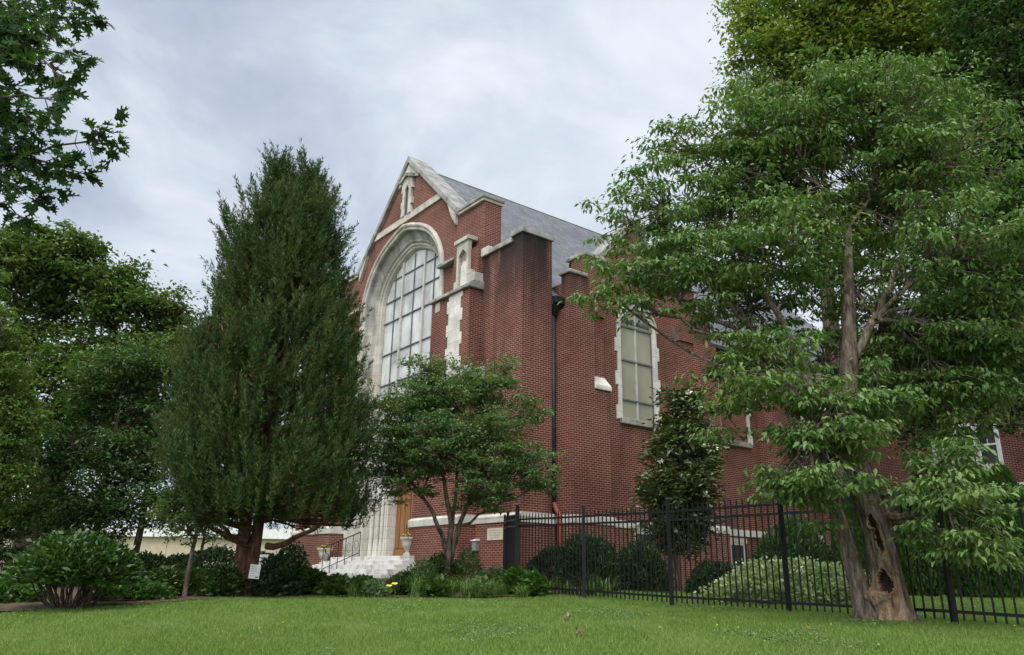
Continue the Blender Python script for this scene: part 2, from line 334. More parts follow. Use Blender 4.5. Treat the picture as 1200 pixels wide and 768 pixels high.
# ------------------------------------------------------------------ ground
xs = np.concatenate([np.linspace(-300, -30, 28)[:-1], np.linspace(-30, 30, 151), np.linspace(30, 300, 28)[1:]])
ys = np.concatenate([np.linspace(-100, 0, 21)[:-1], np.linspace(0, 45, 151), np.linspace(45, 500, 40)[1:]])
X, Y = np.meshgrid(xs, ys); Z = gz(X, Y) + .018*np.sin(X*1.3+Y*.7)*np.cos(Y*1.1)*((Y < 20) & (Y > 2))
V = np.stack([X, Y, Z], -1).reshape(-1, 3); nx_, ny_ = len(xs), len(ys)
i = (np.arange(ny_-1)[:, None]*nx_ + np.arange(nx_-1)[None]).ravel()
tag(raw('ground', V, np.stack([i, i+1, i+nx_+1, i+nx_], -1), M['soil'], smooth=True), kind='structure')
def gsheet(name, poly, mat, lift=.012, step=.35):           # conforming sheet inside a polygon
    P = np.array(poly); x0, y0 = P.min(0); x1, y1 = P.max(0)
    gx = np.arange(x0, x1+step, step); gy = np.arange(y0, y1+step, step)
    def inside(x, y):
        c = np.zeros(x.shape, bool); n = len(P)
        for a in range(n):
            (xa, ya), (xb, yb) = P[a], P[(a+1) % n]
            if ya == yb: continue
            c ^= ((ya > y) != (yb > y)) & (x < (xb-xa)*(y-ya)/(yb-ya)+xa)
        return c
    X, Y = np.meshgrid(gx, gy); V = np.stack([X, Y, gz(X, Y)+lift+.018*np.sin(X*1.3+Y*.7)*np.cos(Y*1.1)*((Y < 20) & (Y > 2))], -1).reshape(-1, 3)
    n = len(gx); ii = (np.arange(len(gy)-1)[:, None]*n+np.arange(n-1)[None]).ravel()
    cx = X.ravel()[ii]+step/2; cy = Y.ravel()[ii]+step/2
    ii = ii[inside(cx, cy)]
    return tag(raw(name, V, np.stack([ii, ii+1, ii+n+1, ii+n], -1), mat, smooth=True), kind='structure')
bed_poly = [(-14, 14.9), (-8.5, 13.2), (-6.3, 14.9), (-5.2, 16.1), (-3, 16.6), (0.1, 17.6), (1.6, 16.9), (1.8, 18.2), (1.6, 22.5), (-.3, 24), (-3, 26), (-12, 24), (-14, 20)]
gsheet('planting_bed', bed_poly, M['mulch'], .03)
gsheet('path', [(-30, 17.6), (-12, 16.0), (-9.6, 14.6), (-9.0, 15.4), (-12, 17.4), (-30, 19.2)], M['path'], .035)

# ------------------------------------------------------------------ the church
church = empty('brick_church', (A0[0], A0[1], EYE), YAW, label='red brick church with steep gable, tall arched window and pale stone trim behind the trees', cat='church')
ZB = -1.0
def P(name, mb, mat, parent=None, **k): return mb.build(name, M[mat], parent or church, **k)
UC = 8.42
def arch(inset, zb, a=3.42, zs=11.2, b=3.06, n=40, pt=0.05):
    """(u, z) points from right foot over the top to left foot"""
    a = a-inset; b = b-inset; pts = [(UC-a, zb)]
    for k in range(n+1):
        t = PI*k/n; s = -math.cos(t); z = zs + b*math.sin(t) + pt*b*max(0, 1-abs(s)*3)
        pts.append((UC+a*s, z))
    pts.append((UC+a, zb)); return pts
# nave facade with the great arch open down to the ground
UG = 8.2; gL, gR = 12.32, 4.08; zf = 13.25; zp = 17.35
arc = arch(.25, ZB)
out = [(2.4, ZB), (2.4, 13.3), (gR, 13.3), (UG, zp), (gL, 13.3), (14.44, 13.3), (14.44, ZB)]
P('facade_wall', MB().front([(2.4, ZB), (2.4, 13.3), (gR, 13.3), (UG, zp), (gL, 13.3), (14.44, 13.3), (14.44, ZB)] + list(reversed(arc)), .1, .85), 'brick')
# gable coping (two raking slabs with kneelers) and apex
def rake(u0, z0, u1, z1, v0, v1, th, lift=0):
    d = np.array((u1-u0, z1-z0)); d /= np.linalg.norm(d); n = np.array((-d[1], d[0]));
    if n[1] < 0: n = -n
    p = [(u0, z0), (u1, z1), (u1+n[0]*th*0, z1+th/abs(n[1])), (u0, z0+th/abs(n[1]))]
    return MB().front(p, v0, v1)
P('gable_coping', rake(gR-.05, 13.2, UG, zp-.02, -.06, .95, .22), 'coping', bevel=.02)
P('gable_coping', rake(gL+.05, 13.2, UG, zp-.02, -.06, .95, .22), 'coping', bevel=.02)
P('gable_coping', MB().front([(gR+.1, 12.85), (gR+.12, 13.35), (gR+.75, 14.0), (gR+.45, 13.35)], -.03, .12), 'stone')
P('gable_coping', MB().front([(gL-.1, 12.85), (gL-.12, 13.35), (gL-.75, 14.0), (gL-.45, 13.35)], -.03, .12), 'stone')
P('gable_apex_stone', MB().front([(UG-.85, 16.35), (UG-.72, 16.62), (UG, zp-.03), (UG+.72, 16.62), (UG+.85, 16.35), (UG+.35, 16.5), (UG+.3, 16.72), (UG-.3, 16.72), (UG-.35, 16.5)], .03, .12), 'stone')
P('string_course', MB().front([(5.3, 14.48), (5.6, 14.78), (10.8, 14.78), (11.1, 14.48)], .02, .12), 'stone', bevel=.01)
# gable slit window
nw = MB()
P('slit_surround', MB().front([(UG-.42, 14.78), (UG-.36, 15.2), (UG-.46, 15.2), (UG-.46, 15.5), (UG-.36, 15.5), (UG-.36, 15.95), (UG-.46, 15.95), (UG-.42, 16.5), (UG, 16.62), (UG+.42, 16.5), (UG+.46, 15.95), (UG+.36, 15.95), (UG+.36, 15.5), (UG+.46, 15.5), (UG+.46, 15.2), (UG+.36, 15.2), (UG+.42, 14.78), (UG+.16, 14.79), (UG+.16, 16.0), (UG, 16.22), (UG-.16, 16.0), (UG-.16, 14.79)], -.02, .115), 'stone')
P('slit_recess', MB().front([(UG-.16, 14.8), (UG-.16, 16.0), (UG, 16.22), (UG+.16, 16.0), (UG+.16, 14.8)], .045, .099), 'glass_dark')
P('hood_mould', MB().front([(UG-.55, 16.42), (UG-.55, 16.56), (UG, 16.78), (UG+.55, 16.56), (UG+.55, 16.42), (UG+.48, 16.42), (UG, 16.64), (UG-.48, 16.42)], -.12, .1), 'stone_dirty')
# shoulders
for a, b in ((2.3, gR+.02), (gL-.02, 14.54)):
    P('shoulder_coping', MB().box(-.06, .95, a, b, 13.303, 13.43), 'stone_dirty', bevel=.02)
    P('shoulder_coping', MB().box(-.01, .9, a+.06, b-.02, 13.2, 13.3025), 'stone')
# great arch mouldings: sweep a (inset, v) profile round the arch
def sweep(name, prof, zb, mat, parent=None):
    rings = [arch(i, zb) for i, v in prof]; n = len(rings[0]); mb = MB(); vs = []
    for (i, v), r in zip(prof, rings): vs += [(v, u, z) for u, z in r]
    fs = []
    for a in range(len(prof)-1):
        for k in range(n-1): fs.append((a*n+k, a*n+k+1, (a+1)*n+k+1, (a+1)*n+k))
    mb.add(vs, fs); return P(name, mb, mat, parent)
sweep('arch_surround', [(0, .12), (0, .03), (.02, 0.0), (.10, -.03), (.16, 0.0), (.17, .05), (.27, .05), (.30, .09), (.30, .2)], .6, 'stone')
sweep('arch_surround', [(.30, .13), (.33, .28), (.62, .42), (.64, .40), (.70, .40), (.73, .44)], .6, 'stone_dirty')
sweep('arch_surround', [(.73, .43), (.76, .50), (.83, .50), (.86, .58), (.93, .60), (.98, .74), (1.0, .9)], .6, 'stone')
# great window
gw = empty('great_window'); gw.parent = church
SILL = 6.9
gp = arch(1.0, SILL)
P('glass_pane', MB().front(gp, .76, .79), 'glass', gw)
def ztop(u, ins=1.0):
    a = 3.42-ins; b = 3.06-ins; s = max(-.999, min(.999, (u-UC)/a)); return 11.2+b*math.sqrt(1-s*s)
for u in (7.52, 9.32): P('mullion', MB().box(.66, .77, u-.05, u+.05, SILL, ztop(u)-.02), 'mullion', gw)
for u in (6.8, 8.42, 10.04): P('mullion', MB().box(.715, .768, u-.022, u+.022, SILL, ztop(u)-.02), 'lead', gw)
for z in (7.75, 9.12, 10.58, 11.55): P('transom', MB().box(.70, .766, UC-2.42 if z < 11.3 else UC-2.36, UC+2.42 if z < 11.3 else UC+2.36, z-.018, z+.018), 'lead', gw)
P('transom', MB().box(.71, .766, UC-1.8, UC+1.8, 12.5, 12.54), 'lead', gw)
# portal under the window
dw = 1.18
op = [(UC-dw, .62), (UC-dw, 4.4), (UC-dw*.8, 4.95), (UC-dw*.4, 5.35), (UC, 5.5), (UC+dw*.4, 5.35), (UC+dw*.8, 4.95), (UC+dw, 4.4), (UC+dw, .62)]
P('portal_wall', MB().front([(UC-2.7, .62)] + [(UC-2.7, SILL), (UC+2.7, SILL), (UC+2.7, .62)] + list(reversed(op)), .82, 1.3), 'stone_clean')
P('portal_sill', MB().front([(UC-2.46, SILL-.25), (UC-2.46, SILL+.02), (UC+2.46, SILL+.02), (UC+2.46, SILL-.25)], .6, .83), 'stone', bevel=.02)
for k, (du, r, v) in enumerate(((1.32, .05, .80), (1.52, .07, .76), (1.78, .08, .72), (2.02, .06, .76), (2.25, .09, .70))):
    for sgn in (-1, 1):
        P('portal_shaft', MB().tube([(v, UC+sgn*du, .62), (v, UC+sgn*du, 1.3), (v, UC+sgn*du, 5.1)], [r+.03, r, r], 10), 'stone_clean')
for d0, d1, v in ((2.4, 2.62, .35), (2.62, 2.9, .1), (2.9, 3.15, -.1)):
    for sgn in (-1, 1):
        a, b = sorted((UC+sgn*d0, UC+sgn*d1)); P('portal_jamb', MB().box(v, .84, a, b, .6, 6.3 - (v < 0)*.1), 'stone_clean', bevel=.03)
P('portal_lintel', MB().front([(UC-2.4, 5.6), (UC-2.4, 6.3), (UC+2.4, 6.3), (UC+2.4, 5.6)], .66, .83), 'stone', bevel=.02)
dr = empty('door'); dr.parent = church
for sgn in (-1, 1):
    a, b = sorted((UC+sgn*.01, UC+sgn*(dw-.02)))
    P('door_leaf', MB().box(1.2, 1.26, a, b, .66, 3.25), 'wood', dr)
    for q in range(3):
        w = (b-a)/3; P('door_batten', MB().box(1.17, 1.21, a+w*q+.04, a+w*(q+1)-.04, 1.0, 3.1), 'wood', dr, bevel=.008)
    P('door_rail', MB().box(1.15, 1.205, a+.02, b-.02, .68, .95), 'wood', dr, bevel=.008)
    P('door_handle', MB().tube([(1.15, UC+sgn*.1, 1.55), (1.1, UC+sgn*.1, 1.6), (1.1, UC+sgn*.1, 1.85), (1.15, UC+sgn*.1, 1.9)], .015, 6), 'black', dr)
P('transom_panel', MB().box(1.21, 1.27, UC-dw+.01, UC+dw-.01, 3.3, 5.5), 'wood_dark')
P('door_frame', MB().box(1.12, 1.28, UC-dw+.01, UC+dw-.01, 3.24, 3.42), 'wood_dark')
for k in range(-3, 4):
    P('transom_mullion', MB().box(1.17, 1.22, UC+k*.33-.03, UC+k*.33+.03, 3.42, 4.9 - abs(k)*.12), 'wood_dark')
# steps: four wide risers spreading sideways
for k in range(5):
    z1 = .62-.15*k; P('step', MB().box(-.9-.33*(k), 1.4 - .0*k if k == 0 else -.5, 4.8-.13*k, 10.9+.1*k, z1-.15 if k < 4 else -.8, z1-.001*k), 'steps', bevel=.015)
# piers beside the arch, upper and lower, both sides (mirrored about UC)
def mir(u): return 2*UC-u
def pier(m):
    f = (lambda u: mir(u)) if m else (lambda u: u)
    def bx(v0, v1, a, b, z0, z1): a, b = sorted((f(a), f(b))); return MB().box(v0, v1, a, b, z0, z1)
    P('pier', bx(-.45, .1, 2.4, 4.85, 1.9, 9.68), 'brick')
    P('pier', bx(-.14, .1, 2.4, 3.98, 9.86, 11.35), 'brick')
    P('lower_pier', bx(-.62, -.45, 2.25, 5.25, ZB, 6.35), 'brick'); P('lower_pier', bx(-.455, .1, 2.25, 2.395, ZB, 6.35), 'brick')
    P('lower_pier', bx(-.455, .1, 4.85, 5.25, ZB, 6.35), 'brick')
    def pr(poly, v0, v1): return MB().front([(f(u), z) for u, z in poly], v0, v1)
    def ramped(u0, u1, v0, v1, z0, z1, z2):     # slab whose top slopes up towards the wall
        a, b = sorted((f(u0), f(u1))); return MB().side([(v0, z0), (v1, z0), (v1, z2), (v0, z1)], a, b)
    P('pier_cap', ramped(2.12, 5.3, -.74, -.44, 6.35, 6.5, 6.85), 'stone_dirty', bevel=.02)
    P('pier_cap', ramped(2.1, 2.42, -.73, .1, 6.352, 6.49, 6.84), 'stone_dirty', bevel=.02)
    P('moulding', ramped(2.28, 4.95, -.58, -.1, 9.66, 9.78, 9.98), 'stone_dirty', bevel=.02)
    P('moulding', ramped(2.29, 2.5, -.57, .15, 9.64, 9.8, 9.99), 'stone_dirty', bevel=.02)
    P('moulding', ramped(3.98, 5.2, -.16, .12, 11.3, 11.42, 11.52), 'stone_dirty', bevel=.015)
    # toothed stone strip
    poly = []; z = 6.8; k = 0
    while z < 9.6:
        d = .12 if k % 2 else 0.0; poly += [(3.68+d, z), (3.68+d, min(z+.44, 9.63))]; z += .44; k += 1
    lo = []; z = 6.8; k = 1
    while z < 9.6:
        d = .12 if k % 2 else 0.0; lo += [(2.93-d, z), (2.93-d, min(z+.44, 9.63))]; z += .44; k += 1
    P('stone_strip', pr(poly + lo[::-1], -.475, -.44), 'stone_clean')
    # niche: frame, cusped head, recess
    P('niche_frame', pr([(2.86, 9.98), (2.86, 11.7), (3.62, 11.7), (3.62, 9.98), (3.5, 9.98), (3.5, 11.2), (3.24, 11.45), (2.98, 11.2), (2.98, 9.98)], -.26, -.12), 'stone')
    P('niche_recess', pr([(2.98, 9.98), (2.98, 11.3), (3.24, 11.45), (3.5, 11.3), (3.5, 9.98)], -.15, -.13), 'stone_dirty')
    P('niche_light', pr([(3.06, 9.98), (3.06, 10.8), (3.24, 11.0), (3.42, 10.8), (3.42, 9.98)], -.19, -.148), 'stone_clean')
    P('niche_cap', bx(-.34, .1, 2.78, 3.72, 11.70, 11.86), 'stone', bevel=.02)
    P('niche_block', bx(-.3, .09, 2.36, 2.84, 9.95, 10.28), 'stone', bevel=.02)
    P('niche_block', bx(-.3, .09, 2.6, 2.87, 10.28, 10.45), 'stone', bevel=.02)
    P('niche_block', bx(-.2, .08, 3.64, 3.86, 9.95, 10.3), 'stone', bevel=.02)
    P('quoin_block', bx(-.475, -.44, 4.3, 4.6, 10.3-1.05, 10.3-.7), 'stone')
pier(False); pier(True)
# corner towers
def tower(m):
    f = (lambda u: mir(u)) if m else (lambda u: u)
    def bx(v0, v1, a, b, z0, z1): a, b = sorted((f(a), f(b))); return MB().box(v0, v1, a, b, z0, z1)
    P('corner_tower', bx(0, 1.28, 0, .42, 1.85, 11.05), 'brick_soot')
    P('corner_tower', bx(.08, 1.2, .42, 2.42, 1.85, 10.9), 'brick_soot')
    P('tower_base', bx(-.06, 1.34, -.06, 2.5, ZB, 1.6), 'brick_low')
    P('tower_coping', bx(-.06, 1.34, -.07, .62, 11.05, 11.25), 'coping', bevel=.03)
    P('tower_coping', bx(.0, 1.3, .6, 2.0, 10.9, 11.09), 'coping', bevel=.03)
    P('tower_coping', bx(-.02, 1.1, 1.95, 2.8, 10.9, 11.22), 'stone', bevel=.03)
    a, b = sorted((f(-.09), f(2.46)))
    P('band_course', MB().side([(-.09, 1.58), (-.05, 1.58), (-.05, 1.56), (1.37, 1.56), (1.37, 1.8), (1.30, 1.86), (-.02, 1.86), (-.1, 1.78)], a, b), 'stone_clean', bevel=.012)
    P('band_course', bx(-.10, 1.38, -.1, 2.47, 1.70, 1.76), 'stone', bevel=.01)
tower(False); tower(True)
for a, b in ((2.2, 5.3), (mir(5.3), mir(2.2))):
    P('band_course', MB().side([(-.74, 1.56), (.12, 1.56), (.12, 1.86), (-.63, 1.86), (-.75, 1.78)], a, b), 'stone_clean', bevel=.012)
    P('pier_base', MB().box(-.7, .12, a+.04, b-.04, ZB, 1.558), 'brick_low')
# fixtures on the base wall (a part each)
P('cornerstone', MB().box(-.085, -.055, .72, 1.52, 1.06, 1.42), 'plaque', bevel=.005)
t = MB()
for r, w in enumerate((.5, .62, .56, .4)): t.box(-.088, -.084, 1.12-w/2, 1.12+w/2, 1.34-r*.07, 1.355-r*.07)
P('cornerstone_lettering', t, 'ink')
mt = P('meter_box', MB().box(-.2, -.062, 1.95, 2.2, .75, 1.05), 'grey_box', bevel=.02)
P('meter_lid', MB().side([(-.23, 1.052), (-.06, 1.052), (-.06, 1.12), (-.22, 1.08)], 1.93, 2.22), 'white', mt)
# nave body, roof
NL = 27
P('nave_side_wall', MB().box(.85, NL, .35, .8, ZB, 9.3), 'brick')
P('nave_side_wall', MB().box(.85, NL, mir(.8), mir(.35), ZB, 9.3), 'brick')
P('nave_back_wall', MB().front([(.8, ZB), (.8, 9.3), (UC, 17.0), (mir(.8), 9.3), (mir(.8), ZB)], NL-.4, NL), 'brick')
rs = (17.28-9.1)/(UC-.15)
def roof(u0, v0, v1, name='nave_roof'):
    for s in (0, 1):
        g = (lambda u: mir(u)) if s else (lambda u: u)
        # own uv: along v and slope length
        mb = MB(); mb.add([(v0, g(u0), 9.0), (v1, g(u0), 9.0), (v1, g(UG), 17.28), (v0, g(UG), 17.28), (v0, g(u0), 8.88), (v1, g(u0), 8.88), (v1, g(UG), 17.16), (v0, g(UG), 17.16)],
                         [(0, 1, 2, 3), (4, 7, 6, 5), (0, 4, 5, 1), (1, 5, 6, 2), (3, 2, 6, 7), (0, 3, 7, 4)])
        P(name, mb, 'slate')
roof(.05, .6, NL+.3)
P('ridge_cap', MB().tube([(.9, UG, 17.25), (NL+.3, UG, 17.25)], .055, 8), 'slate')
# wall flashing + valley + gutter between tower and transept
P('flashing', MB().box(1.28, 1.33, .36, .8, 8.9, 9.9), 'white')
P('gutter', MB().side([(1.29, 8.72), (1.29, 8.95), (1.34, 8.95), (1.34, 8.78), (1.56, 8.78), (1.56, 8.95), (1.6, 8.95), (1.6, 8.72)], -.12, .15), 'pipe')
P('gutter', MB().box(1.24, 1.66, -.24, -.08, 8.75, 9.02), 'black', bevel=.03)
P('rainwater_head', MB().add([(1.28, -.1, 8.75), (1.62, -.1, 8.75), (1.62, .2, 8.75), (1.28, .2, 8.75), (1.38, .0, 8.4), (1.52, .0, 8.4), (1.52, .18, 8.4), (1.38, .18, 8.4)], [(0, 1, 2, 3), (4, 7, 6, 5), (0, 4, 5, 1), (1, 5, 6, 2), (2, 6, 7, 3), (3, 7, 4, 0)]), 'black')
P('downpipe', MB().tube([(1.43, .12, 8.5), (1.43, .12, 2.15)], .07, 10), 'pipe', smooth=True)
P('downpipe', MB().tube([(1.43, .1, 2.2), (1.42, -.04, 2.0), (1.42, -.18, 1.85), (1.42, -.18, -.3)], .075, 10), 'pipe_red', smooth=True)
P('recess_wall', MB().box(1.2, 1.6, .3, .86, ZB, 8.9), 'brick')
# transept with gable, corner masses, buttresses
TV = 5.33
def tm(v): return 2*TV-v
tg = [(2.5, ZB), (2.5, 10.7), (3.35, 10.7), (TV, 12.9), (tm(3.35), 10.7), (tm(2.5), 10.7), (tm(2.5), ZB)]
# window opening as a notch is avoided: window is set into a wall built of pieces
WL, WR, WZ0, WZ1 = 4.42, 6.24, 5.3, 9.55
ap = [(WL, WZ0), (WL, 8.75), (WL+.18, 9.1), (WL+.45, 9.38), (TV, 9.62), (WR-.45, 9.38), (WR-.18, 9.1), (WR, 8.75), (WR, WZ0)]
P('transept_wall', MB().side([(1.7, ZB), (1.7, 9.6), (2.5, 9.6), (2.5, 10.7), (3.35, 10.7), (TV, 12.9), (tm(3.35), 10.7), (tm(2.5), 10.7), (tm(2.5), 9.6), (tm(1.7), 9.6), (tm(1.7), ZB), (WR, ZB)] + ap[::-1] + [(WL, ZB)], 0, .5), 'brick')
P('transept_wall', MB().box(WL-.001, WR+.001, .003, .5, ZB, WZ0-.12), 'brick')
def trans(m):
    f = (lambda v: tm(v)) if m else (lambda v: v)
    def bx(v0, v1, a, b, z0, z1): v0, v1 = sorted((f(v0), f(v1))); return MB().box(v0, v1, a, b, z0, z1)
    P('corner_buttress', bx(1.55, 2.6, -.62, .3, 1.85, 8.6), 'brick')
    P('corner_buttress', bx(1.66, 2.5, -.5, -.05, 8.6, 9.85), 'brick_soot')
    P('corner_buttress', bx(2.42, 3.36, -.40, .3, 8.6, 10.72), 'brick')
    P('buttress_cap', bx(1.58, 2.44, -.58, .02, 9.85, 9.99), 'stone_dirty', bevel=.04)
    P('shoulder_coping', bx(2.34, 3.44, -.5, .5, 10.72, 10.86), 'stone_dirty', bevel=.03)
    P('stepped_buttress', bx(2.6, 3.32, -.32, 0, 1.85, 8.6), 'brick')
    P('stepped_buttress', bx(2.62, 3.3, -.60, -.32, 1.85, 5.95), 'brick')
    def wedge(v0, v1, u0, u1, z0, z1, z2):
        v0, v1 = sorted((f(v0), f(v1)))
        return MB().add([(v0, u0, z0), (v1, u0, z0), (v1, u1, z0), (v0, u1, z0), (v0, u0, z1), (v1, u0, z1), (v1, u1, z2), (v0, u1, z2)],
                        [(0, 3, 2, 1), (4, 5, 6, 7), (0, 1, 5, 4), (1, 2, 6, 5), (2, 3, 7, 6), (3, 0, 4, 7)])
    P('buttress_cap', wedge(2.58, 3.36, -.38, .0, 8.6, 8.72, 9.35), 'stone_clean', bevel=.015)
    P('buttress_cap', wedge(2.6, 3.36, -.66, -.3, 5.95, 6.1, 6.5), 'stone_clean', bevel=.015)
    # gable coping
    v0, z0, v1, z1 = 3.3, 10.68, TV, 12.9
    P('transept_coping', MB().side([(f(v0), z0), (f(v1), z1), (f(v1), z1+.24), (f(v0-.1), z0+.24)], -.1, .62), 'coping', bevel=.02)
    P('transept_coping', MB().side([(f(v0+.06), 10.3), (f(v0+.06), 10.72), (f(v0+.5), 11.1), (f(v0+.32), 10.75)], -.03, .05), 'stone')
    P('band_course', bx(1.5, 3.38, -.69, .4, 1.58, 1.84), 'stone_clean', bevel=.02)
    P('buttress_base', bx(1.53, 3.34, -.66, .4, ZB, 1.578), 'brick_low')
trans(False); trans(True)
for a, b in ((3.35, WL-.1), (WR+.1, tm(3.35))):
    pass
P('band_course', MB().box(3.36, tm(3.36), -.08, .02, 1.585, 1.835), 'stone_clean', bevel=.02)
P('base_wall', MB().box(3.3, tm(3.3), -.04, .02, ZB, 1.58), 'brick_low')
# side window: toothed surround, glass, bars, sill, hood
def side_window(vc, hw, z0, zs, zt, u, lights=2, zbars=(), bold=.17, glassm='glass_tan', sill=True, steps=True):
    w = empty('side_window'); w.parent = church
    inner = [(vc-hw, z0), (vc-hw, zs), (vc-hw*.8, zs+(zt-zs)*.42), (vc-hw*.5, zs+(zt-zs)*.75), (vc, zt), (vc+hw*.5, zs+(zt-zs)*.75), (vc+hw*.8, zs+(zt-zs)*.42), (vc+hw, zs), (vc+hw, z0)]
    def o(s):
        pts = []; z = z0-.06; k = 0
        while z < zs-.01:
            d = bold + (.11 if k % 3 == 0 and steps else 0); z2 = min(z+(.36 if k % 3 else .5), zs)
            pts += [(vc+s*(hw+d), z), (vc+s*(hw+d), z2)]; z = z2; k += 1
        return pts
    top = [(vc-hw*.85-bold, zs+(zt-zs)*.5), (vc-hw*.5-bold*.6, zs+(zt-zs)*.85+bold*.6), (vc, zt+bold*1.1), (vc+hw*.5+bold*.6, zs+(zt-zs)*.85+bold*.6), (vc+hw*.85+bold, zs+(zt-zs)*.5)]
    outer = o(-1) + top + o(1)[::-1]
    P('window_surround', MB().side(outer + inner[::-1], u-.05, u+.12), 'stone_clean', w)
    P('glass_pane', MB().side(inner, u+.09, u+.11), glassm, w)
    for q in range(1, lights):
        x = vc-hw+2*hw*q/lights; P('mullion', MB().box(x-.03, x+.03, u+.04, u+.095, z0, zt-.05 if lights == 2 else zs), 'mullion', w)
    for z in zbars: P('transom', MB().box(vc-hw+.005, vc+hw-.005, u+.035, u+.096, z-.03, z+.03), 'lead', w)
    for s in (-1, 1): P('window_frame', MB().box(vc+s*(hw-.025)-.025, vc+s*(hw-.025)+.025, u+.05, u+.097, z0, zs), 'lead', w)
    if sill: P('window_sill', MB().box(vc-hw-.12, vc+hw+.12, u-.14, u+.1, z0-.2, z0), 'stone_dirty', w, bevel=.02)
    # hood mould over the head
    hd = [(vc-hw-bold-.05, zs+.02)] + [(a-.0, b+.06) for a, b in top] + [(vc+hw+bold+.05, zs+.02)]
    hi = [(vc+hw+bold-.03, zs+.0)] + [(a, b-.02) for a, b in top[::-1]] + [(vc-hw-bold+.03, zs+.0)]
    P('hood_mould', MB().side(hd+hi, u-.13, u-.04), 'stone', w)
    return w
side_window(TV, .86, WZ0, 8.72, 9.55, .0, 2, (6.0, 7.45, 8.72))
# transept roof
mb = MB(); zr = 12.7
mb.add([(2.6, .3, 10.0), (TV, .3, zr), (tm(2.6), .3, 10.0), (2.6, 2.6, 10.0), (TV, 5.2, zr), (tm(2.6), 2.6, 10.0)], [(0, 1, 4, 3), (1, 2, 5, 4), (0, 3, 5, 2)])
P('transept_roof', mb, 'slate')
# valley slates sweeping to the gutter
P('valley_roof', MB().add([(1.3, -.05, 9.05), (1.62, -.05, 9.05), (2.0, 2.2, 11.1), (1.3, 2.2, 11.1), (1.3, .3, 9.1), (1.6, .3, 9.1)], [(0, 1, 2, 3), (0, 4, 5, 1), (3, 4, 0), (1, 5, 2), (2, 5, 4, 3)]), 'slate')
# bays beyond the transept
for k, vc in enumerate((11.2, 15.2, 19.2)):
    side_window(vc, .86, 5.3, 7.6, 8.35, .35, 2, (6.0, 7.4))
    vb = vc+2.0
    P('nave_buttress', MB().box(vb-.35, vb+.35, -.45, .36, ZB, 7.2), 'brick')
    P('buttress_cap', MB().add([(vb-.42, -.55, 7.2), (vb+.42, -.55, 7.2), (vb+.42, .36, 7.2), (vb-.42, .36, 7.2), (vb, -.55, 7.65), (vb, .36, 8.4)], [(0, 3, 2, 1), (0, 1, 4), (1, 2, 5, 4), (2, 3, 5), (3, 0, 4, 5)]), 'stone_clean', bevel=.01)
P('band_course', MB().box(tm(1.7), 21, .25, .36, 1.6, 1.85), 'stone_clean', bevel=.02)
P('nave_gutter', MB().box(9.2, 20.9, -.08, .1, 8.86, 9.0), 'pipe')
# basement windows
def basement(v0, v1, z0, z1, u):
    w = empty('basement_window'); w.parent = church
    P('lintel', MB().box(v0-.15, v1+.15, u-.05, u+.02, z1, z1+.2), 'stone', w)
    P('frame', MB().side([(v0, z0), (v0, z1), (v1, z1), (v1, z0), (v1-.07, z0+.07), (v1-.07, z1-.07), (v0+.07, z1-.07), (v0+.07, z0+.07), (v1-.07, z0+.07), (v1, z0)], u-.035, u+.01), 'mullion', w)
    P('glass_pane', MB().box(v0+.05, v1-.05, u-.012, u+.0, z0+.05, z1-.05), 'glass_dark', w)
    P('sill', MB().box(v0-.1, v1+.1, u-.09, u, z0-.12, z0), 'stone', w)
basement(4.85, 5.85, .55, 1.5, -.04)
basement(10.4, 11.3, .45, 1.35, .35)
# wing with sash windows, right of the church
wing = empty('school_wing', (A0[0], A0[1], EYE), YAW, label='brick wing with white sash windows at the right edge behind the trees', cat='building')
WV = 21.0
mb = MB()
P('wall', MB().box(WV, WV+10, -32, .34, ZB-.5, 11.5), 'brick_wing', wing)
P('cornice', MB().box(WV-.15, WV+10.1, -32.1, .3, 11.5, 11.9), 'white', wing)
P('string_course', MB().box(WV-.06, WV+.01, -32, .34, 3.75, 3.95), 'white', wing)
P('roof', MB().add([(WV-.2, .4, 11.9), (WV-.2, -32.2, 11.9), (WV+10.2, -32.2, 11.9), (WV+10.2, .4, 11.9), (WV+5, -3, 15), (WV+5, -29, 15)], [(0, 4, 5, 1), (1, 5, 2), (2, 5, 4, 3), (3, 4, 0), (0, 1, 2, 3)]), 'slate', wing)
def sash(u0, u1, z0, z1):
    w = P('window', MB().box(WV-.06, WV+.01, u0-.1, u1+.1, z0-.1, z1+.12), 'white', wing)
    P('pane', MB().box(WV-.075, WV-.058, u0, u1, z0, z1), 'glass_dark', w)
    mbx = MB().box(WV-.1, WV-.07, u0, u1, (z0+z1)/2-.04, (z0+z1)/2+.04).box(WV-.09, WV-.072, (u0+u1)/2-.012, (u0+u1)/2+.012, (z0+z1)/2, z1)
    mbx.box(WV-.095, WV-.071, u0-.0, u0+.05, z0, z1).box(WV-.095, WV-.071, u1-.05, u1, z0, z1).box(WV-.0955, WV-.071, u0, u1, z0, z0+.07)
    P('sash_bar', mbx, 'white', w)
    P('sill', MB().box(WV-.16, WV-.06, u0-.15, u1+.15, z0-.2, z0-.1), 'white', w)
for z0 in (.6, 4.72, 8.2):
    for base in (-5.55, -9.2, -12.8, -16.5):
        sash(base, base+.72, z0, z0+1.75); sash(base+.86, base+1.58, z0, z0+1.75)
sash(-3.7, -3.0, 4.72, 6.5)

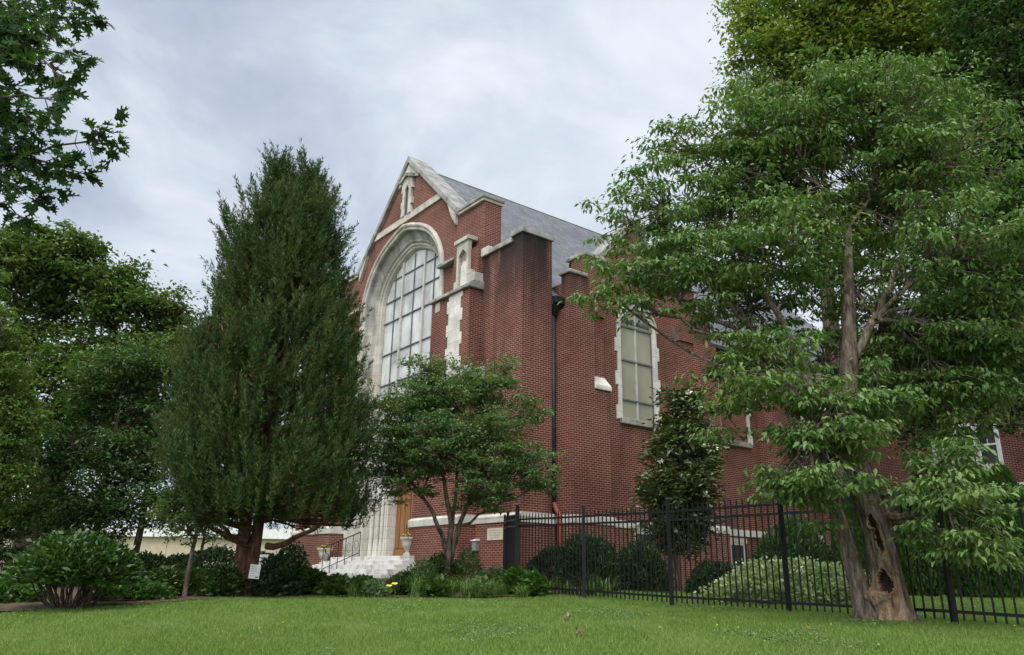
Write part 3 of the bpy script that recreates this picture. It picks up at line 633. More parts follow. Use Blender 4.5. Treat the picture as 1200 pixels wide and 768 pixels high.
# low cream building far left
cb = empty('cream_outbuilding', (-24, 62, 1.1), math.radians(4), label='low cream building with a white roof edge behind the cedar and hedge', cat='building')
w = MB().box(-20, 14.5, 0, 9, -.5, 3.0).build('wall', M['cream'], cb)
for k in range(9): MB().box(-16+k*3.4, -15.85+k*3.4, -.06, .0, -.4, 2.99).build('pilaster', M['cream'], cb)
MB().box(-20.3, 14.8, -.35, 9.3, 3.0, 3.75).build('roof', M['white'], cb)

# ------------------------------------------------------------------ entrance pieces
def rail(name, v0, z0, v1, z1, u, label):
    p = B(v0, u)
    r = empty(name, (p[0], p[1], EYE), YAW, label=label, cat='handrail')
    n = 5
    pts = [(v0+(v1-v0)*k/n - v0, 0, z0+(z1-z0)*k/n) for k in range(n+1)]
    MB().tube([(-.0, 0, z0+.9)] + [(a, 0, c+.9) for a, b, c in pts[1:]] + [(v1-v0+.08, 0, z1+.85), (v1-v0+.1, 0, z1+.7)], .022, 6).build('top_rail', M['black'], r)
    MB().tube([(a, 0, c+.15) for a, b, c in pts], .014, 6).build('bottom_rail', M['black'], r)
    for k, (a, b, c) in enumerate(pts):
        MB().tube([(a, 0, c-.15), (a, 0, c+.9)], .016, 6).build('baluster', M['black'], r)
        if k < n:
            mm_ = a+(v1-v0)/n/2; zz = c+(z1-z0)/n/2
            MB().tube([(mm_+.09*math.sin(t), 0, zz+.5+.16*math.cos(t)) for t in np.linspace(0, 2*PI, 13)], .008, 5).build('scroll', M['black'], r)
rail('stair_handrail', -.75, .62, -2.2, 0.0, 8.75, 'black iron stair handrail with scrolls on the left part of the white steps')
def planter(v, u, z, label):
    p = B(v, u); e_ = empty('urn_planter', (p[0], p[1], EYE+z), 0, label=label, cat='planter', group='urn planters at the church entrance')
    MB().box(-.16, .16, -.16, .16, 0, .08).build('plinth', M['terracotta'], e_, bevel=.01)
    MB().lathe([(.13, .08), (.10, .14), (.13, .2), (.22, .34), (.26, .52), (.31, .56), (.31, .62), (.26, .62), (.24, .56)], 0, 0).build('bowl', M['terracotta'], e_, smooth=False)
    rng = np.random.RandomState(int(u*10)); lv(e_, 'flowers', rng.normal(0, .12, (60, 3))*(1, 1, .4)+(0, 0, .68), .05, M['yellow'], rng)
    lv(e_, 'foliage', rng.normal(0, .13, (120, 3))*(1, 1, .5)+(0, 0, .64), .08, M['lf_lily'], rng)

# ------------------------------------------------------------------ foliage engine
def unit(a): return a/(np.linalg.norm(a, axis=-1, keepdims=True)+1e-9)
def leafmesh(P_, D_, N_, Lh, W, fold=.18, bend=.15, shape=4):
    """P_ base points, D_ leaf directions, N_ rough normals; returns V, F (kite of four or six corners)"""
    n = len(P_); D_ = unit(D_); S = unit(np.cross(D_, N_)); N_ = np.cross(S, D_)
    Lh = np.broadcast_to(np.asarray(Lh, float), (n,))[:, None]; W = np.broadcast_to(np.asarray(W, float), (n,))[:, None]
    tip = P_ + D_*Lh - np.array((0, 0, 1.))*Lh*bend
    midp = P_ + D_*Lh*.45 + N_*Lh*.02
    a = midp + S*W/2 + N_*W*fold; b = midp - S*W/2 + N_*W*fold
    if shape == 4:
        V = np.stack([P_, a, tip, b], 1).reshape(-1, 3); i = np.arange(n)*4
        F = np.concatenate([np.stack([i, i+1, i+2], -1), np.stack([i, i+2, i+3], -1)], 0)
    else:
        m2_ = P_ + D_*Lh*.78 - np.array((0, 0, 1.))*Lh*bend*.5
        a2 = m2_ + S*W*.3 + N_*W*fold*.6; b2 = m2_ - S*W*.3 + N_*W*fold*.6
        V = np.stack([P_, a, a2, tip, b2, b, midp], 1).reshape(-1, 3); i = np.arange(n)*7
        F = np.concatenate([np.stack([i+p, i+q, i+6], -1) for p, q in ((0, 1), (1, 2), (2, 3), (3, 4), (4, 5), (5, 0))], 0)
    return V, F
def lv(parent, name, P_, size, mat, rng, droop=.2, up=1.0, asp=.5, shape=4, dirs=None, vary=.42, bend=.15, kind=None):
    n = len(P_); d = rng.normal(0, 1, (n, 3)); d[:, 2] = d[:, 2]*.35 - droop
    if dirs is not None: d = d*.6 + dirs
    N_ = rng.normal(0, .45, (n, 3)) + np.array((0, 0, up)); sz = size*(1+vary*rng.uniform(-1, 1, n))
    V, F = leafmesh(P_, d, N_, sz, sz*asp, shape=shape, bend=bend)
    o = raw(name, V, F, mat, parent)
    return o
def bez(p0, p1, p2, n):
    t = np.linspace(0, 1, n)[:, None]; return (1-t)**2*p0 + 2*t*(1-t)*p1 + t*t*p2
def wob(pts, amp, rng):
    pts = np.array(pts, float); w = rng.normal(0, amp, pts.shape); w[0] = 0; w[-1] = 0; return pts+w

def tree(name, label, cat, trunks, r0, blobs, mat, bark_, leafsize, seed, cl_r=.35, cl_n=60, dens=6.0, twig=.012, flat=.55, droop=.25, asp=.5,
         shape=4, group=None, fork=.35, limb_r=.35, inner=.35, flower=None, sub=None, tside=10, limbs=True, shell=.62, leafdir=.0, zmin=.82):
    """trunks: list of world polylines with radii; blobs: (centre, radius, n_scale)"""
    rng = np.random.RandomState(seed)
    base = np.array(trunks[0][0][0], float); base[2] = float(gz(base[0], base[1]))
    e_ = empty(name, tuple(base), 0, label=label, cat=cat, group=group)
    tb = MB(); TP = []
    for tr, rr in trunks:
        tr = np.array(tr, float)
        t = np.linspace(0, len(tr)-1, max(8, len(tr)*4)); idx = np.arange(len(tr))
        pts = np.stack([np.interp(t, idx, tr[:, k]) for k in range(3)], -1); rad = np.interp(t, idx, rr)
        pts[1:-1] += rng.normal(0, .12, pts[1:-1].shape)*rad[1:-1, None]
        tb.tube(pts-base, rad, tside); TP.append((pts, rad))
    tb.build('trunk', M[bark_], e_, smooth=True, uv=False)
    br = MB(); cents = []; allp = []; alld = []
    for (c, r, *rest) in blobs:
        c = np.array(c, float); r = np.array(r if hasattr(r, '__len__') else (r, r, r*.75), float); ns = rest[0] if rest else 1
        r = r*np.array((1.12, 1.12, 1)); r[2] = max(r[2]*1.25, r[0]*zmin)
        # limb from nearest suitable trunk point
        best = None
        for pts, rad in TP:
            dxy = np.linalg.norm(pts[:, :2]-c[:2], axis=1); want = c[2]-dxy*.55-r[2]*.35
            z0 = pts[0, 2]+(pts[-1, 2]-pts[0, 2])*fork
            cost = np.abs(pts[:, 2]-np.maximum(want, z0)) + dxy*.3; k = int(cost.argmin())
            if best is None or cost[k] < best[0]: best = (cost[k], pts[k], rad[k])
        p0, rb = best[1], best[2]; rl = max(.02, min(rb*.62, limb_r*max(r)*.16+.015))
        ctl = p0*.5+c*.5; ctl[2] = p0[2]*.35+c[2]*.65 if c[2] > p0[2] else max(p0[2], c[2])+.1*r[2]
        path = wob(bez(p0, ctl, c, 9), .035*np.linalg.norm(c-p0)*.5, rng)
        if limbs: br.tube(path-base, np.linspace(rl, rl*.45, 9), 6, cap=False)
        nc = max(6, int(dens*ns*(r[0]*r[1]*r[2])**(2/3)/cl_r**2*.95))
        d = unit(rng.normal(0, 1, (nc, 3))); ph = rng.uniform(0, 6, 4); rad_ = (.25+.75*rng.uniform(0, 1, nc)**.55)*(1+.22*np.sin(d[:, 0]*5+ph[0])*np.sin(d[:, 1]*5+ph[1])+.15*np.sin(d[:, 2]*7+ph[2]))
        cc = c + d*rad_[:, None]*r
        for q in cc:
            if sub is not None and not sub(q): continue
            s0 = path[max(2, int(np.linalg.norm(path-q, axis=1).argmin())-1)]; m = (s0+q)/2; m[2] += rng.uniform(-.05, .12)*np.linalg.norm(q-s0)
            if limbs: br.tube(wob(bez(s0, m, q, 5), .02, rng)-base, np.linspace(twig*1.6, twig*.5, 5), 3, cap=False)
            n = int(cl_n*rng.uniform(.6, 1.4)); o = rng.normal(0, 1, (n, 3))*np.array((cl_r, cl_r, cl_r*flat))*rng.uniform(.5, 1.25)*.7
            allp.append(q-base+o); od = unit(o+1e-6); od[:, 2] = od[:, 2]*.3; alld.append(od*leafdir)
            cents.append(q-base)
    if len(br.v): br.build('branches', M[bark_], e_, uv=False)
    Pn = np.concatenate(allp); lv(e_, 'crown', Pn, leafsize, M[mat], rng, droop=droop, asp=asp, shape=shape, dirs=np.concatenate(alld) if leafdir else None)
    return e_, np.array(cents), rng, base
def BL(px, py, D, rpx, sq=.75, ns=1, sy=1.0):      # crown lobe seen at a pixel, rpx pixels wide, at its real distance and size
    c = at(px, py, D); r = rpx*math.hypot(D, c[2]-EYE)/F_PX*.96; return (c, (r, r*sy, r*sq), ns)

def gp(px, D):                                       # ground point seen in a pixel column
    x = (px-600)/F_PX*D*.952; return np.array((x, D, float(gz(x, D))))

def bush(name, label, cat, c, r, mat, size, n, seed, asp=.5, stems=0, group=None, droop=-.3, up=.6, shell=.75, box=False, shape=4, lumps=9, kindtag=None):
    rng = np.random.RandomState(seed); c = np.array(c, float); r = np.array(r, float)
    e_ = empty(name, tuple(c), 0, label=label, cat=cat, group=group)
    d = unit(rng.normal(0, 1, (n, 3))); d[:, 2] = np.abs(d[:, 2])*1.15-.15
    lum = unit(rng.normal(0, 1, (lumps, 3))); lum[:, 2] = abs(lum[:, 2]); f = 1+.16*np.clip((d@lum.T).max(1)-.8, 0, 1)*5-.08
    if box: d = d/np.maximum(np.abs(d).max(1, keepdims=True)**.6, .3)
    rad = (shell+(1-shell)*rng.uniform(0, 1, n)**.6)*f
    rad = rad*np.where(rng.uniform(0, 1, n) < .1, rng.uniform(1, 1.14, n), 1)*(1+.05*np.sin(d[:, 0]*11+seed)*np.sin(d[:, 1]*9+d[:, 2]*8)); P_ = d*rad[:, None]*r; P_[:, 2] += r[2]*.12; ok = P_[:, 2] > .02; P_ = P_[ok]
    o = lv(e_, 'foliage', P_, size, M[mat], rng, droop=droop, asp=asp, up=up, dirs=unit(P_/r)*.8, shape=shape)
    if stems:
        sb = MB()
        for k in range(stems):
            a = rng.uniform(0, 2*PI); q = rng.uniform(.3, .85); h = r[2]*rng.uniform(.5, .8)
            p2 = np.array((math.cos(a)*r[0]*q, math.sin(a)*r[1]*q, h)); p0 = np.array((math.cos(a)*r[0]*.15*q, math.sin(a)*r[1]*.15*q, -.02))
            sb.tube(bez(p0, np.array((p2[0]*.45, p2[1]*.45, h*.35)), p2, 6), np.linspace(.016, .007, 6), 5, cap=False)
        sb.build('stems', M['bark_dark'], e_, uv=False)
    return e_

planter(-.65, 5.3, .62, 'stone urn planter with yellow flowers right of the wooden door')
planter(-.95, 11.35, .35, 'stone urn planter with yellow flowers left of the steps by the handrail')
p_ = B(-.95, 11.35)
tag(MB().box(p_[0]-.28, p_[0]+.28, p_[1]-.28, p_[1]+.28, EYE-.4, EYE+.35).build('planter_pedestal', M['steps'], bevel=.02), 'low painted block under the left urn planter', 'pedestal')

# ------------------------------------------------------------------ FENCE
FO = np.array((.2, 18.8)); FD = np.array((.545, -.8384)); SP = 2.5
fence = empty('metal_fence', (FO[0], FO[1], float(gz(*FO))), 0, label='black metal picket fence crossing the lawn in front of the church side', cat='fence')
fo = np.array(fence.location)
def fpost(p, h=1.85, w=.032, parent=None):
    z = float(gz(*p)); a = np.array((p[0], p[1], 0))-fo*np.array((1, 1, 0)); zb = z-fo[2]
    q = MB().box(a[0]-w, a[0]+w, a[1]-w, a[1]+w, zb-.1, zb+h).build('post', M['black'], fence)
    MB().add([(a[0]-w-.012, a[1]-w-.012, zb+h), (a[0]+w+.012, a[1]-w-.012, zb+h), (a[0]+w+.012, a[1]+w+.012, zb+h), (a[0]-w-.012, a[1]+w+.012, zb+h), (a[0], a[1], zb+h+.05)],
             [(0, 3, 2, 1), (0, 1, 4), (1, 2, 4), (2, 3, 4), (3, 0, 4)]).build('post_cap', M['black'], q)
def fpanel(p, q):
    p, q = np.array(p), np.array(q); zp, zq = float(gz(*p)), float(gz(*q)); L_ = np.linalg.norm(q-p); d = (q-p)/L_
    def pt(s, h): xy = p+d*s; return np.array((xy[0]-fo[0], xy[1]-fo[1], zp+(zq-zp)*s/L_+h-fo[2]))
    nrm = np.array((-d[1], d[0]))
    def bar(h, t=.016, hh=.02):
        a, b = pt(.03, h), pt(L_-.03, h); n3 = np.array((*nrm, 0))*t; up_ = np.array((0, 0, hh))
        MB().hexa([a-n3-up_, b-n3-up_, b+n3-up_, a+n3-up_, a-n3+up_, b-n3+up_, b+n3+up_, a+n3+up_]).build('rail', M['black'], fence)
    bar(.16); bar(1.49); bar(1.64)
    m = MB(); n = int(round(L_/.125))
    for k in range(1, n):
        s = L_*k/n; w = .0095; d3 = np.array((*d, 0))*w; n3 = np.array((*nrm, 0))*w
        b0, t0, tt = pt(s, .06), pt(s, 1.72), pt(s, 1.80)
        m.add([b0-d3-n3, b0+d3-n3, b0+d3+n3, b0-d3+n3, t0-d3-n3, t0+d3-n3, t0+d3+n3, t0-d3+n3, tt], [(0, 1, 5, 4), (1, 2, 6, 5), (2, 3, 7, 6), (3, 0, 4, 7), (4, 5, 8), (5, 6, 8), (6, 7, 8), (7, 4, 8), (0, 3, 2, 1)])
    m.build('picket_panel', M['black'], fence)
fp = [FO+FD*SP*k for k in range(7)]
for k, p in enumerate(fp):
    fpost(p, 1.86 if k else 1.93, .034 if k else .05)
    if k: fpanel(fp[k-1], p)
g1 = np.array((-.03, 21.0)); g2 = np.array((-.12, 23.3))
for a, b in ((FO, g1), (g1, g2)): fpanel(a, b); fpost(b)

# ------------------------------------------------------------------ TREES
# foreground dogwood at the fence, hollow double trunk
dg = gp(1048, 10.75)
def o3(b, dx, dy, dz): return np.array(b)+np.array((dx, dy, dz))
t1 = [o3(dg, 0, 0, -.15), o3(dg, -.02, 0, .35), o3(dg, -.06, .02, 1.0), o3(dg, -.22, .05, 1.9), o3(dg, -.30, .1, 2.7), o3(dg, -.12, .15, 3.6), o3(dg, .02, .2, 4.6), o3(dg, .2, .3, 5.8)]
t2 = [o3(dg, -.28, .12, -.15), o3(dg, -.38, .12, .5), o3(dg, -.50, .15, 1.2), o3(dg, -.62, .2, 1.9), o3(dg, -.75, .25, 2.9), o3(dg, -1.3, .3, 3.8), o3(dg, -1.7, .4, 4.6)]
t3 = [o3(dg, .04, .0, .8), o3(dg, .08, .02, 1.25), o3(dg, .2, .05, 1.55), o3(dg, .55, .1, 1.8), o3(dg, 1.2, .2, 2.3)]
t4 = [o3(dg, -.28, .1, 2.5), o3(dg, -.72, .15, 3.3), o3(dg, -1.25, .1, 4.2), o3(dg, -1.5, .2, 5.3)]
t5 = [o3(dg, -.15, .14, 3.5), o3(dg, .35, .1, 4.2), o3(dg, .75, .2, 5.1), o3(dg, 1.25, .3, 6.0)]
blobs = [BL(*a) for a in (
    (770, 240, 11.2, 62, .6, .8), (735, 318, 11.0, 44, .55), (812, 318, 10.6, 56, .6), (742, 352, 10.8, 26, .6), (790, 300, 11.4, 44, .6), (870, 180, 11.5, 78, .7), (930, 135, 11.6, 72, .7), (1020, 125, 11.2, 72, .7), (1060, 460, 11.8, 50, .6), (1110, 462, 11.2, 56, .6), (1180, 420, 11, 50, .6), (880, 420, 11.2, 45, .6), (900, 210, 12.2, 60, .8), (830, 260, 12, 60, .6, .8),
    (1090, 190, 10.8, 85, .7), (1130, 290, 10.3, 80, .65), (1010, 230, 12, 95, .7, .8), (910, 280, 10.6, 80, .6), (990, 330, 12.3, 75, .6, .6), (880, 350, 11.8, 70, .55, .7), (900, 440, 10.2, 72, .55),
    (840, 480, 10.8, 38, .5, .6), (960, 420, 11.5, 60, .5, .7), (1070, 390, 11.6, 85, .55, .9), (1150, 400, 10.8, 70, .55), (985, 490, 9.9, 50, .6), (960, 540, 10.1, 62, .55), (930, 570, 10.3, 38, .5), (1030, 462, 10.2, 42, .6),
    (1110, 590, 9.7, 62, .5), (1140, 640, 9.6, 45, .45), (1110, 535, 10, 38, .5), (1090, 120, 11.5, 50, .7, .8), (960, 600, 10.6, 30, .5, .7), (790, 165, 11.6, 40, .5, .6), (720, 260, 11.2, 30, .45, .35), (1200, 330, 10.6, 60, .6), (690, 350, 10.9, 24, .45, .5))]
dog, dc, drng, dbase = tree('dogwood_tree', 'gnarled grey tree with hollow trunk and drooping leaves standing at the black fence', 'tree',
    [(t1, [.25, .21, .19, .175, .15, .12, .08, .04]), (t2, [.15, .12, .11, .10, .09, .07, .035]), (t3, [.12, .11, .10, .07, .035]), (t4, [.085, .075, .055, .03]), (t5, [.075, .06, .045, .025])], .3, blobs, 'lf_dogwood', 'bark_grey', .088, 11,
    sub=lambda q: math.sin(q[2]*2*PI/.60+.9*q[0]+.5*math.sin(q[1]*2)) > -.62, cl_r=.165, cl_n=42, dens=4.6, twig=.008, flat=.24, droop=.85, asp=.42, shape=6, fork=.3, limb_r=.42, tside=14, shell=.55, leafdir=.7)
# the main stem again as a finely furrowed surface with its hollows, burl and bare wood
old = [o for o in dog.children if o.name.startswith('trunk')][0]
bpy.data.objects.remove(old, do_unlink=True)
def carved(path, rad, nr, ns, feats, seed, name):
    r_ = np.random.RandomState(seed); path = np.array(path)-dbase; t = np.linspace(0, len(path)-1, nr); ix = np.arange(len(path))
    # smooth the centre line
    P_ = np.stack([np.interp(t, ix, path[:, k]) for k in range(3)], -1); Rr = np.interp(t, ix, rad)
    kn = np.ones(13)/13
    for k in range(3): P_[:, k] = np.convolve(np.pad(P_[:, k], 6, mode='edge'), kn, 'valid') if k < 2 else P_[:, k]
    th = np.linspace(0, 2*PI, ns, endpoint=False); T, ZZ_ = np.meshgrid(th, P_[:, 2]); RR = np.repeat(Rr[:, None], ns, 1)
    ph = r_.uniform(0, 6, 8)
    ridge = .5*np.sin(T*9+ph[0]+1.4*np.sin(ZZ_*3.1+ph[1]))+.35*np.sin(T*17+ph[2]+ZZ_*2.5+np.sin(ZZ_*9))+.3*np.sin(T*4+ZZ_*2+ph[3])+.2*np.sin(T*29+ZZ_*13+ph[4])
    RR = RR*(1+.07*ridge)+r_.normal(0, .0025, RR.shape)
    RR += .13*np.exp(-np.maximum(ZZ_, 0)/.16)*(.45+.55*np.clip(np.sin(T*4+ph[5])+.3*np.sin(T*7), 0, 1.3))
    Mi = np.zeros(RR.shape, int)
    for kind_, a0, z0, wa, wz, amt in feats:
        da = (T-math.radians(a0)+PI) % (2*PI)-PI; q = np.sqrt((da*np.maximum(RR, .1)/wa)**2+((ZZ_-z0)/wz)**2)*(1+.16*np.sin(np.arctan2(ZZ_-z0, da)*3+ph[6])+.1*np.sin(np.arctan2(ZZ_-z0, da)*7))
        if kind_ == 'hole':
            RR += .03*np.exp(-((q-1.15)/.2)**2); RR -= amt*np.clip(1.15-q, 0, 1)**.5*(q < 1.15); Mi[(q < 1.05)] = 2; Mi[(q >= 1.05) & (q < 1.32) & (Mi != 2)] = 1
        if kind_ == 'burl':
            RR += amt*np.exp(-(q**2)*1.2)*(1+.22*np.sin(T*31)*np.sin(ZZ_*55)); Mi[(q < .85) & (Mi != 2)] = 1
        if kind_ == 'bare': Mi[(q < 1) & (Mi != 2)] = 1; RR -= amt*(q < 1)
    V = np.stack([P_[:, 0][:, None]+RR*np.cos(T), P_[:, 1][:, None]+RR*np.sin(T), ZZ_], -1).reshape(-1, 3)
    i = (np.arange(nr-1)[:, None]*ns+np.arange(ns)[None]).ravel(); j = (np.arange(nr-1)[:, None]*ns+(np.arange(ns)[None]+1) % ns).ravel()
    o = raw(name, V, np.stack([i, j, j+ns, i+ns], -1), M['bark_grey'], dog, smooth=True)
    o.data.materials.append(M['bark_dead']); o.data.materials.append(M['bark_hollow'])
    o.data.polygons.foreach_set('material_index', Mi[:-1].ravel().astype(np.int32)); return o
carved(t1, [.235, .20, .185, .17, .145, .12, .08, .04], 420, 96, [('burl', -168, .33, .13, .13, .13), ('bare', -92, .25, .11, .36, .008), ('bare', -128, .12, .12, .17, .01), ('hole', -126, .50, .085, .13, .15),
    ('hole', -122, 1.27, .045, .085, .09), ('hole', -116, 1.03, .032, .15, .08), ('bare', -108, 1.0, .05, .25, .004)], 3, 'trunk')
carved(t2, [.13, .115, .105, .10, .085, .065, .035], 260, 64, [('bare', -60, 1.3, .03, .4, .003)], 8, 'trunk')
for tt_, rr_ in ((t4, [.085, .075, .055, .03]), (t5, [.075, .06, .045, .025])):
    MB().tube(wob(bez(np.array(tt_[0]), np.array(tt_[1])*.5+np.array(tt_[2])*.5+(.1, 0, -.1), np.array(tt_[3]), 14), .025, drng)-dbase, np.linspace(rr_[0], rr_[3], 14), 10).build('limb', M['bark_grey'], dog, smooth=True, uv=False)
MB().tube(np.array(t3)-dbase, [.12, .10, .085, .06, .03], 12).build('limb', M['bark_grey'], dog, smooth=True, uv=False)

# cedar (cryptomeria) with two stems
cd = gp(291, 17.0)
prof = [(176, 326, 332), (200, 312, 372), (213, 303, 378), (240, 284, 392), (274, 254, 410), (320, 246, 414), (380, 238, 418), (430, 218, 430), (500, 196, 436), (583, 185, 444), (612, 196, 436), (622, 220, 420)]
py_ = np.array([a[0] for a in prof]); xl_ = np.array([a[1] for a in prof]); xr_ = np.array([a[2] for a in prof])
rng = np.random.RandomState(5)
ce = empty('cedar_tree', tuple(cd), 0, label='tall dark cedar with twin reddish trunk and feathery foliage left of the entrance', cat='tree')
topL, topR = at(327, 200, 17.0), at(364, 198, 17.1)
b0 = cd
tb = MB()
s1 = bez(b0+(-.07, 0, -.1), b0+(-.12, 0, 3.2), topL, 22); s2 = bez(b0+(.10, .02, -.1), b0+(.24, .05, 2.6), topR, 22)
tb.tube(s1-b0, np.linspace(.165, .015, 22), 12).build('trunk', M['bark_red'], ce, smooth=True, uv=False)
MB().tube(s2-b0, np.linspace(.15, .015, 22), 12).build('trunk', M['bark_red'], ce, smooth=True, uv=False)
tuftP = []; tuftD = []; brm = MB()
def axis_at(z):
    return (s1 if rng.uniform() < .5 else s2)[int(np.clip((z-b0[2])/(topL[2]-b0[2])*21, 0, 21))]
cen = []
def add_spray(c, out, size):
    cen.append((c, out, size))
NT = 1500
yy = 206+(618-206)*rng.uniform(0, 1, NT)**.80
for y in yy:
    xl = np.interp(y, py_, xl_); xr = np.interp(y, py_, xr_); cxp = (xl+xr)/2; hw = (xr-xl)/2; xr = cxp+max(hw-(15 if y < 400 else 9), 6)
    # lobes where the real crown splits into two tips
    a = rng.uniform(0, 2*PI); rr = rng.uniform(.62, .97) if rng.uniform() < .8 else rng.uniform(.2, .6)
    D = 17.0; c0 = at(cxp, y, D); edge = at(xr, y, D); R = abs(edge[0]-c0[0])
    if y < 262:
        s_ = -1 if rng.uniform() < .5 else 1; c0 = at((328 if s_ < 0 else 364)+(y-208)*s_*.08, y, D); R = .03+.0066*(y-208)
    Ry = min(R, 2.3)
    if math.sin(a*4+y*.045)*math.sin(y*.06+a*2) < -.72: continue
    q = np.array((c0[0]+R*rr*math.cos(a), c0[1]+Ry*rr*math.sin(a), c0[2]))
    nw_ = math.sin(a*5+q[2]*1.7)*.06*R
    q[0] += nw_*math.cos(a); q[1] += nw_*math.sin(a)
    ax = axis_at(q[2]-.4*R); out = unit(np.array((math.cos(a), math.sin(a), 0.)))
    add_spray(q, out, rng.uniform(.75, 1.25))
    if rng.uniform() < .6:
        ax2 = np.array((ax[0], ax[1], max(b0[2]+1.9, q[2]-.55*np.hypot(*(q[:2]-ax[:2])))))
        mid = (ax2+q)/2; mid[2] -= .15*np.linalg.norm(q-ax2); brm.tube(wob(bez(ax2, mid, q, 6), .03, rng)-b0, np.linspace(.035, .01, 6), 4, cap=False)
for (bx_, by_, tx, ty) in ((300, 640, 225, 598), (312, 640, 385, 606), (300, 620, 200, 580), (306, 610, 370, 560), (298, 635, 250, 606)):
    p, q = at(bx_, by_, 17), at(tx, ty, 16.4); brm.tube(wob(bez(p, (p+q)/2-(0, 0, .25), q, 8), .03, rng)-b0, np.linspace(.075, .03, 8), 6, cap=False)
brm.build('branches', M['bark_red'], ce, uv=False)
def needles(cen, parent, mat, name, nb=150, L_=.12, rng=rng, base=b0, wid=.019, tsize=.62):
    Ps, Ds = [], []
    for c, out, sz in cen:
        # several upward fingers per spray
        for k in range(5):
            st = c + rng.normal(0, .10*sz, 3); d = unit(out*rng.uniform(.15, .5)+rng.normal(0, .18, 3)+np.array((0, 0, .95)))
            ln = tsize*sz*rng.uniform(.7, 1.2); n = nb//5
            t = rng.uniform(0, 1, n); pts = st+d*(t*ln)[:, None] - base
            rnd = unit(rng.normal(0, 1, (n, 3))); rnd = rnd - (rnd@d)[:, None]*d; dd = unit(unit(rnd)*(1.0-.55*t)[:, None]+d*.85)
            Ps.append(pts); Ds.append(dd)
    Pn, Dn = np.concatenate(Ps), np.concatenate(Ds); n = len(Pn)
    V, F = leafmesh(Pn, Dn, rng.normal(0, 1, (n, 3)), L_*rng.uniform(.6, 1.2, n), wid, bend=.05); return raw(name, V, F, M[mat], parent)
needles(cen, ce, 'lf_cedar', 'crown', nb=260)
bc = [cen[k] for k in rng.choice(len(cen), 50) if cen[k][0][2] < 6.5]
needles([(c+np.array((0, -.06, -.05)), o, s*.8) for c, o, s in bc], ce, 'lf_brown', 'brown_tips', nb=60)
# paper notice on the trunk
pp = at(298.5, 670, 16.72)
nt_ = empty('paper_notice', tuple(pp), 0, label='white paper notice fixed to the cedar trunk', cat='notice')
o = MB().box(-.108, .108, -.004, 0, -.14, .14).build('sheet', M['paper'], nt_); o.rotation_euler = (0, math.radians(4), math.radians(3))
tmb = MB()
for k in range(5): tmb.box(-.08, .0+.02*(k % 3), -.0065, -.0045, .09-k*.045, .098-k*.045)
o2 = tmb.build('lettering', M['grey_box'], o)

# small spreading tree in front of the facade
st = gp(529, 19.2)
tr = [([o3(st, 0, 0, -.1), o3(st, .0, 0, .9), o3(st, .05, 0, 1.5), o3(st, -.3, 0, 3.2)], [.095, .08, .07, .03]), ([o3(st, .05, .03, .7), o3(st, .25, .05, 1.6), o3(st, .8, .1, 3.0)], [.07, .055, .025]), ([o3(st, -.02, 0, .9), o3(st, -.45, 0, 1.9), o3(st, -1.1, 0, 2.7)], [.06, .045, .02]), ([o3(st, .03, .0, 1.1), o3(st, .12, .3, 2.4), o3(st, .1, .4, 3.6)], [.05, .04, .02])]
blobs = [BL(*a) for a in ((470, 475, 19.2, 40, .6, .9), (520, 455, 19.4, 42, .65), (500, 430, 19.2, 20, .8, .8), (575, 455, 19.2, 36, .6, .9), (455, 520, 18.9, 36, .5), (510, 520, 18.6, 48, .5), (570, 515, 18.8, 50, .5), (620, 480, 19.3, 26, .5, .7), (620, 545, 19, 36, .45), (480, 560, 19, 40, .42, .8), (570, 565, 18.6, 42, .4, .8), (640, 570, 19.2, 18, .4, .6), (530, 500, 20, 60, .5, .7), (440, 545, 19.2, 24, .45, .7), (600, 430, 19.4, 16, .6, .5))]
tree('small_leafy_tree', 'small multi-stemmed tree with fine green leaves in front of the brick corner', 'tree', tr, .1, blobs, 'lf_maple', 'bark_grey', .085, 21, cl_r=.22, cl_n=52, dens=5.6, twig=.007, flat=.3, droop=.2, fork=.35, limb_r=.35, shell=.5)

# magnolia
mg = gp(797, 21.0)
tr = [([o3(mg, 0, 0, -.2), o3(mg, 0, 0, 2.5), o3(mg, .05, 0, 5.0)], [.10, .08, .03])]
blobs = [BL(*a) for a in ((800, 472, 21, 18, 1.0), (798, 505, 21, 29, .9), (800, 540, 20.8, 37, .8), (795, 580, 20.8, 43, .7), (800, 618, 21, 40, .6), (812, 530, 21.5, 30, .8))]
me_, mc, mr, mb_ = tree('magnolia_tree', 'conical dark magnolia with white blooms behind the fence against the brick side', 'tree', tr, .1, blobs, 'lf_magnolia', 'bark_grey', .17, 31, cl_r=.22, cl_n=26, dens=8, twig=.01, flat=.8, droop=-.2, asp=.42, fork=.2, shape=4, shell=.6)
sel = [k for k in mr.permutation(len(mc)) if mc[k][1] < -.15][:15]
fP = np.concatenate([mc[k]+np.array((0, -.28, 0))+mr.normal(0, .03, (9, 3)) for k in sel]); lv(me_, 'blossoms', fP, .12, M['white_petal'], mr, droop=-.4, asp=.6)

